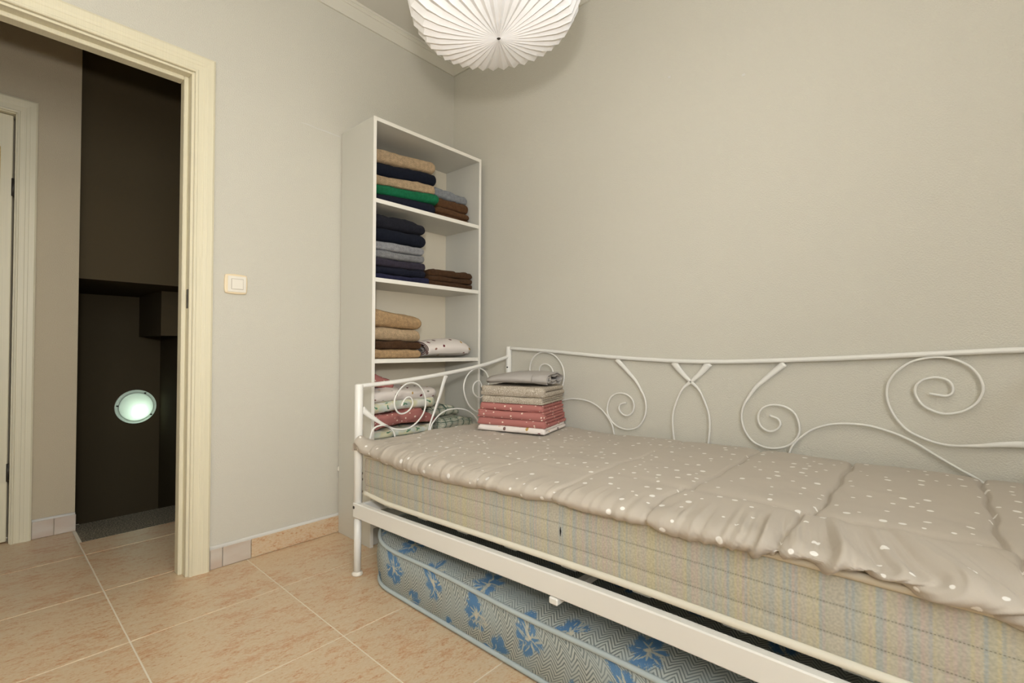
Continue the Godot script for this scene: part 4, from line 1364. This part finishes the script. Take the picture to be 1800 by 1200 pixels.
func build_small():
	# light switch by the door
	var t := thing("light_switch", "cream light switch with one white rocker beside the doorway", "switch", "", Vector3(0.720, 1.157, LWZ))
	var s := Sh.new(true)
	var bar := func(o: Vector3) -> Vector3:
		return Vector3(0.003 * (1.0 - pow(o.y / 0.04, 2.0)) * signf(o.x) * (absf(o.x) / 0.042), 0.004 * (1.0 - pow(o.x / 0.043, 2.0)) * o.y / 0.039, 0)
	round_box(s, Vector3(0, 0, 0.0052), Vector3(0.083, 0.076, 0.010), 0.0049, Vector3i(12, 12, 4), bar)
	obj("surround", s, "plastic_cream", t)
	s = Sh.new()
	cbox(s, Vector3(0.003, 0, 0.0103), Vector3(0.070, 0.066, 0.004), 0.0015)
	var pl := obj("face_plate", s, "plastic_white", t)
	s = Sh.new()
	for q in [[0, 0.0215, 0.045, 0.0016], [0, -0.0215, 0.045, 0.0012], [-0.0225, 0, 0.0014, 0.043], [0.0225, 0, 0.0010, 0.043]]:
		cbox(s, Vector3(0.004 + q[0], q[1], 0.0125), Vector3(q[2], q[3], 0.0008), 0.0002)
	obj("rocker_gap", s, "seam_grey", pl)
	s = Sh.new()
	cbox(s, Vector3(0.004, 0, 0.0135), Vector3(0.043, 0.041, 0.004), 0.0012)
	obj("rocker", s, "plastic_white", t)
	# little white fitting that peeps out behind the bookcase
	s = Sh.new(true)
	round_box(s, Vector3(1.196, 0.306, LWZ + 0.0055), Vector3(0.03, 0.022, 0.010), 0.004, Vector3i(4, 4, 3))
	var o := obj("socket_plug", s, "plastic_white")
	tag(o, "small white wall plug half hidden behind the bookcase's side", "plug")


# ------------------------------------------------------------------ scene
func _ready():
	# camera: level but for 0.7 degrees up and a trace of roll, 90 cm above the floor
	var cam := Camera3D.new()
	cam.name = "camera"
	cam.fov = rad_to_deg(2.0 * atan(600.0 / 843.37))
	var yaw := deg_to_rad(48.198)
	var pit := deg_to_rad(0.712)
	var rol := deg_to_rad(0.304)
	var fwd := Vector3(sin(yaw) * cos(pit), sin(pit), -cos(yaw) * cos(pit))
	var rt := Vector3(cos(yaw), 0, sin(yaw))
	var up := rt.cross(fwd)
	var rt2 := rt * cos(rol) + up * sin(rol)
	var up2 := up * cos(rol) - rt * sin(rol)
	cam.transform = Transform3D(Basis(rt2, up2, -fwd), Vector3(0, 0.9, 0))
	cam.near = 0.02
	cam.far = 60.0
	add_child(cam)
	cam.current = true
	# daylight outside, seen by the room only through its window
	var we := WorldEnvironment.new()
	we.name = "environment"
	var env := Environment.new()
	env.background_mode = Environment.BG_SKY
	var sky := Sky.new()
	var sm := ProceduralSkyMaterial.new()
	sm.sky_top_color = Color(0.55, 0.68, 0.86)
	sm.sky_horizon_color = Color(0.86, 0.88, 0.88)
	sm.ground_bottom_color = Color(0.42, 0.40, 0.36)
	sm.ground_horizon_color = Color(0.72, 0.70, 0.66)
	sm.energy_multiplier = 2.0
	sky.sky_material = sm
	env.sky = sky
	env.tonemap_mode = Environment.TONE_MAPPER_LINEAR
	env.tonemap_exposure = 1.0
	env.sdfgi_enabled = true
	env.ssao_enabled = true
	env.ssil_enabled = true
	we.environment = env
	add_child(we)
	# window light: the soft daylight that fills the room
	var al := AreaLight3D.new()
	al.name = "window_light"
	al.area_size = Vector2(1.2, 1.1)
	al.light_color = Color(0.96, 0.985, 1.0)
	al.light_energy = 2.5
	al.shadow_enabled = true
	al.area_range = 14.0
	add_child(al)
	al.position = Vector3(-0.30, 1.65, BACKZ - 0.02)
	# the photographer's flash, just above the camera
	var fl := SpotLight3D.new()
	fl.name = "camera_flash"
	fl.light_color = Color(1.0, 0.985, 0.96)
	fl.light_energy = 1.4
	fl.light_size = 0.05
	fl.spot_angle = 78.0
	fl.spot_angle_attenuation = 0.9
	fl.spot_range = 14.0
	fl.spot_attenuation = 2.0
	fl.shadow_enabled = true
	add_child(fl)
	fl.look_at_from_position(Vector3(-0.04, 1.15, 0.0), Vector3(0.62, 2.05, -2.0), Vector3.UP)
	# added fill at the flash's place, brightens what its cone leaves dark
	var om := OmniLight3D.new()
	om.name = "flash_fill"
	om.light_color = Color(1.0, 0.99, 0.98)
	om.light_energy = 0.2
	om.light_size = 0.06
	om.omni_range = 14.0
	om.omni_attenuation = 2.0
	om.shadow_enabled = true
	add_child(om)
	om.position = Vector3(-0.04, 1.15, 0.02)
	# added spot turned up at the ceiling, for soft light from above
	var sp := SpotLight3D.new()
	sp.name = "bounce_fill"
	sp.light_color = Color(1.0, 0.99, 0.97)
	sp.light_energy = 6.5
	sp.light_size = 0.05
	sp.spot_angle = 55.0
	sp.spot_range = 14.0
	sp.spot_attenuation = 2.0
	sp.shadow_enabled = true
	add_child(sp)
	sp.look_at_from_position(Vector3(-0.1, 1.35, 0.1), Vector3(-0.15, 2.6, 0.05), Vector3.FORWARD)

	make_materials()
	build_room()
	build_doors()
	build_hall()
	build_bookcase()
	build_towels()
	build_bed()
	build_upper_mattress()
	build_lower_mattress()
	build_duvet()
	build_bed_stack()
	build_pendant()
	build_small()
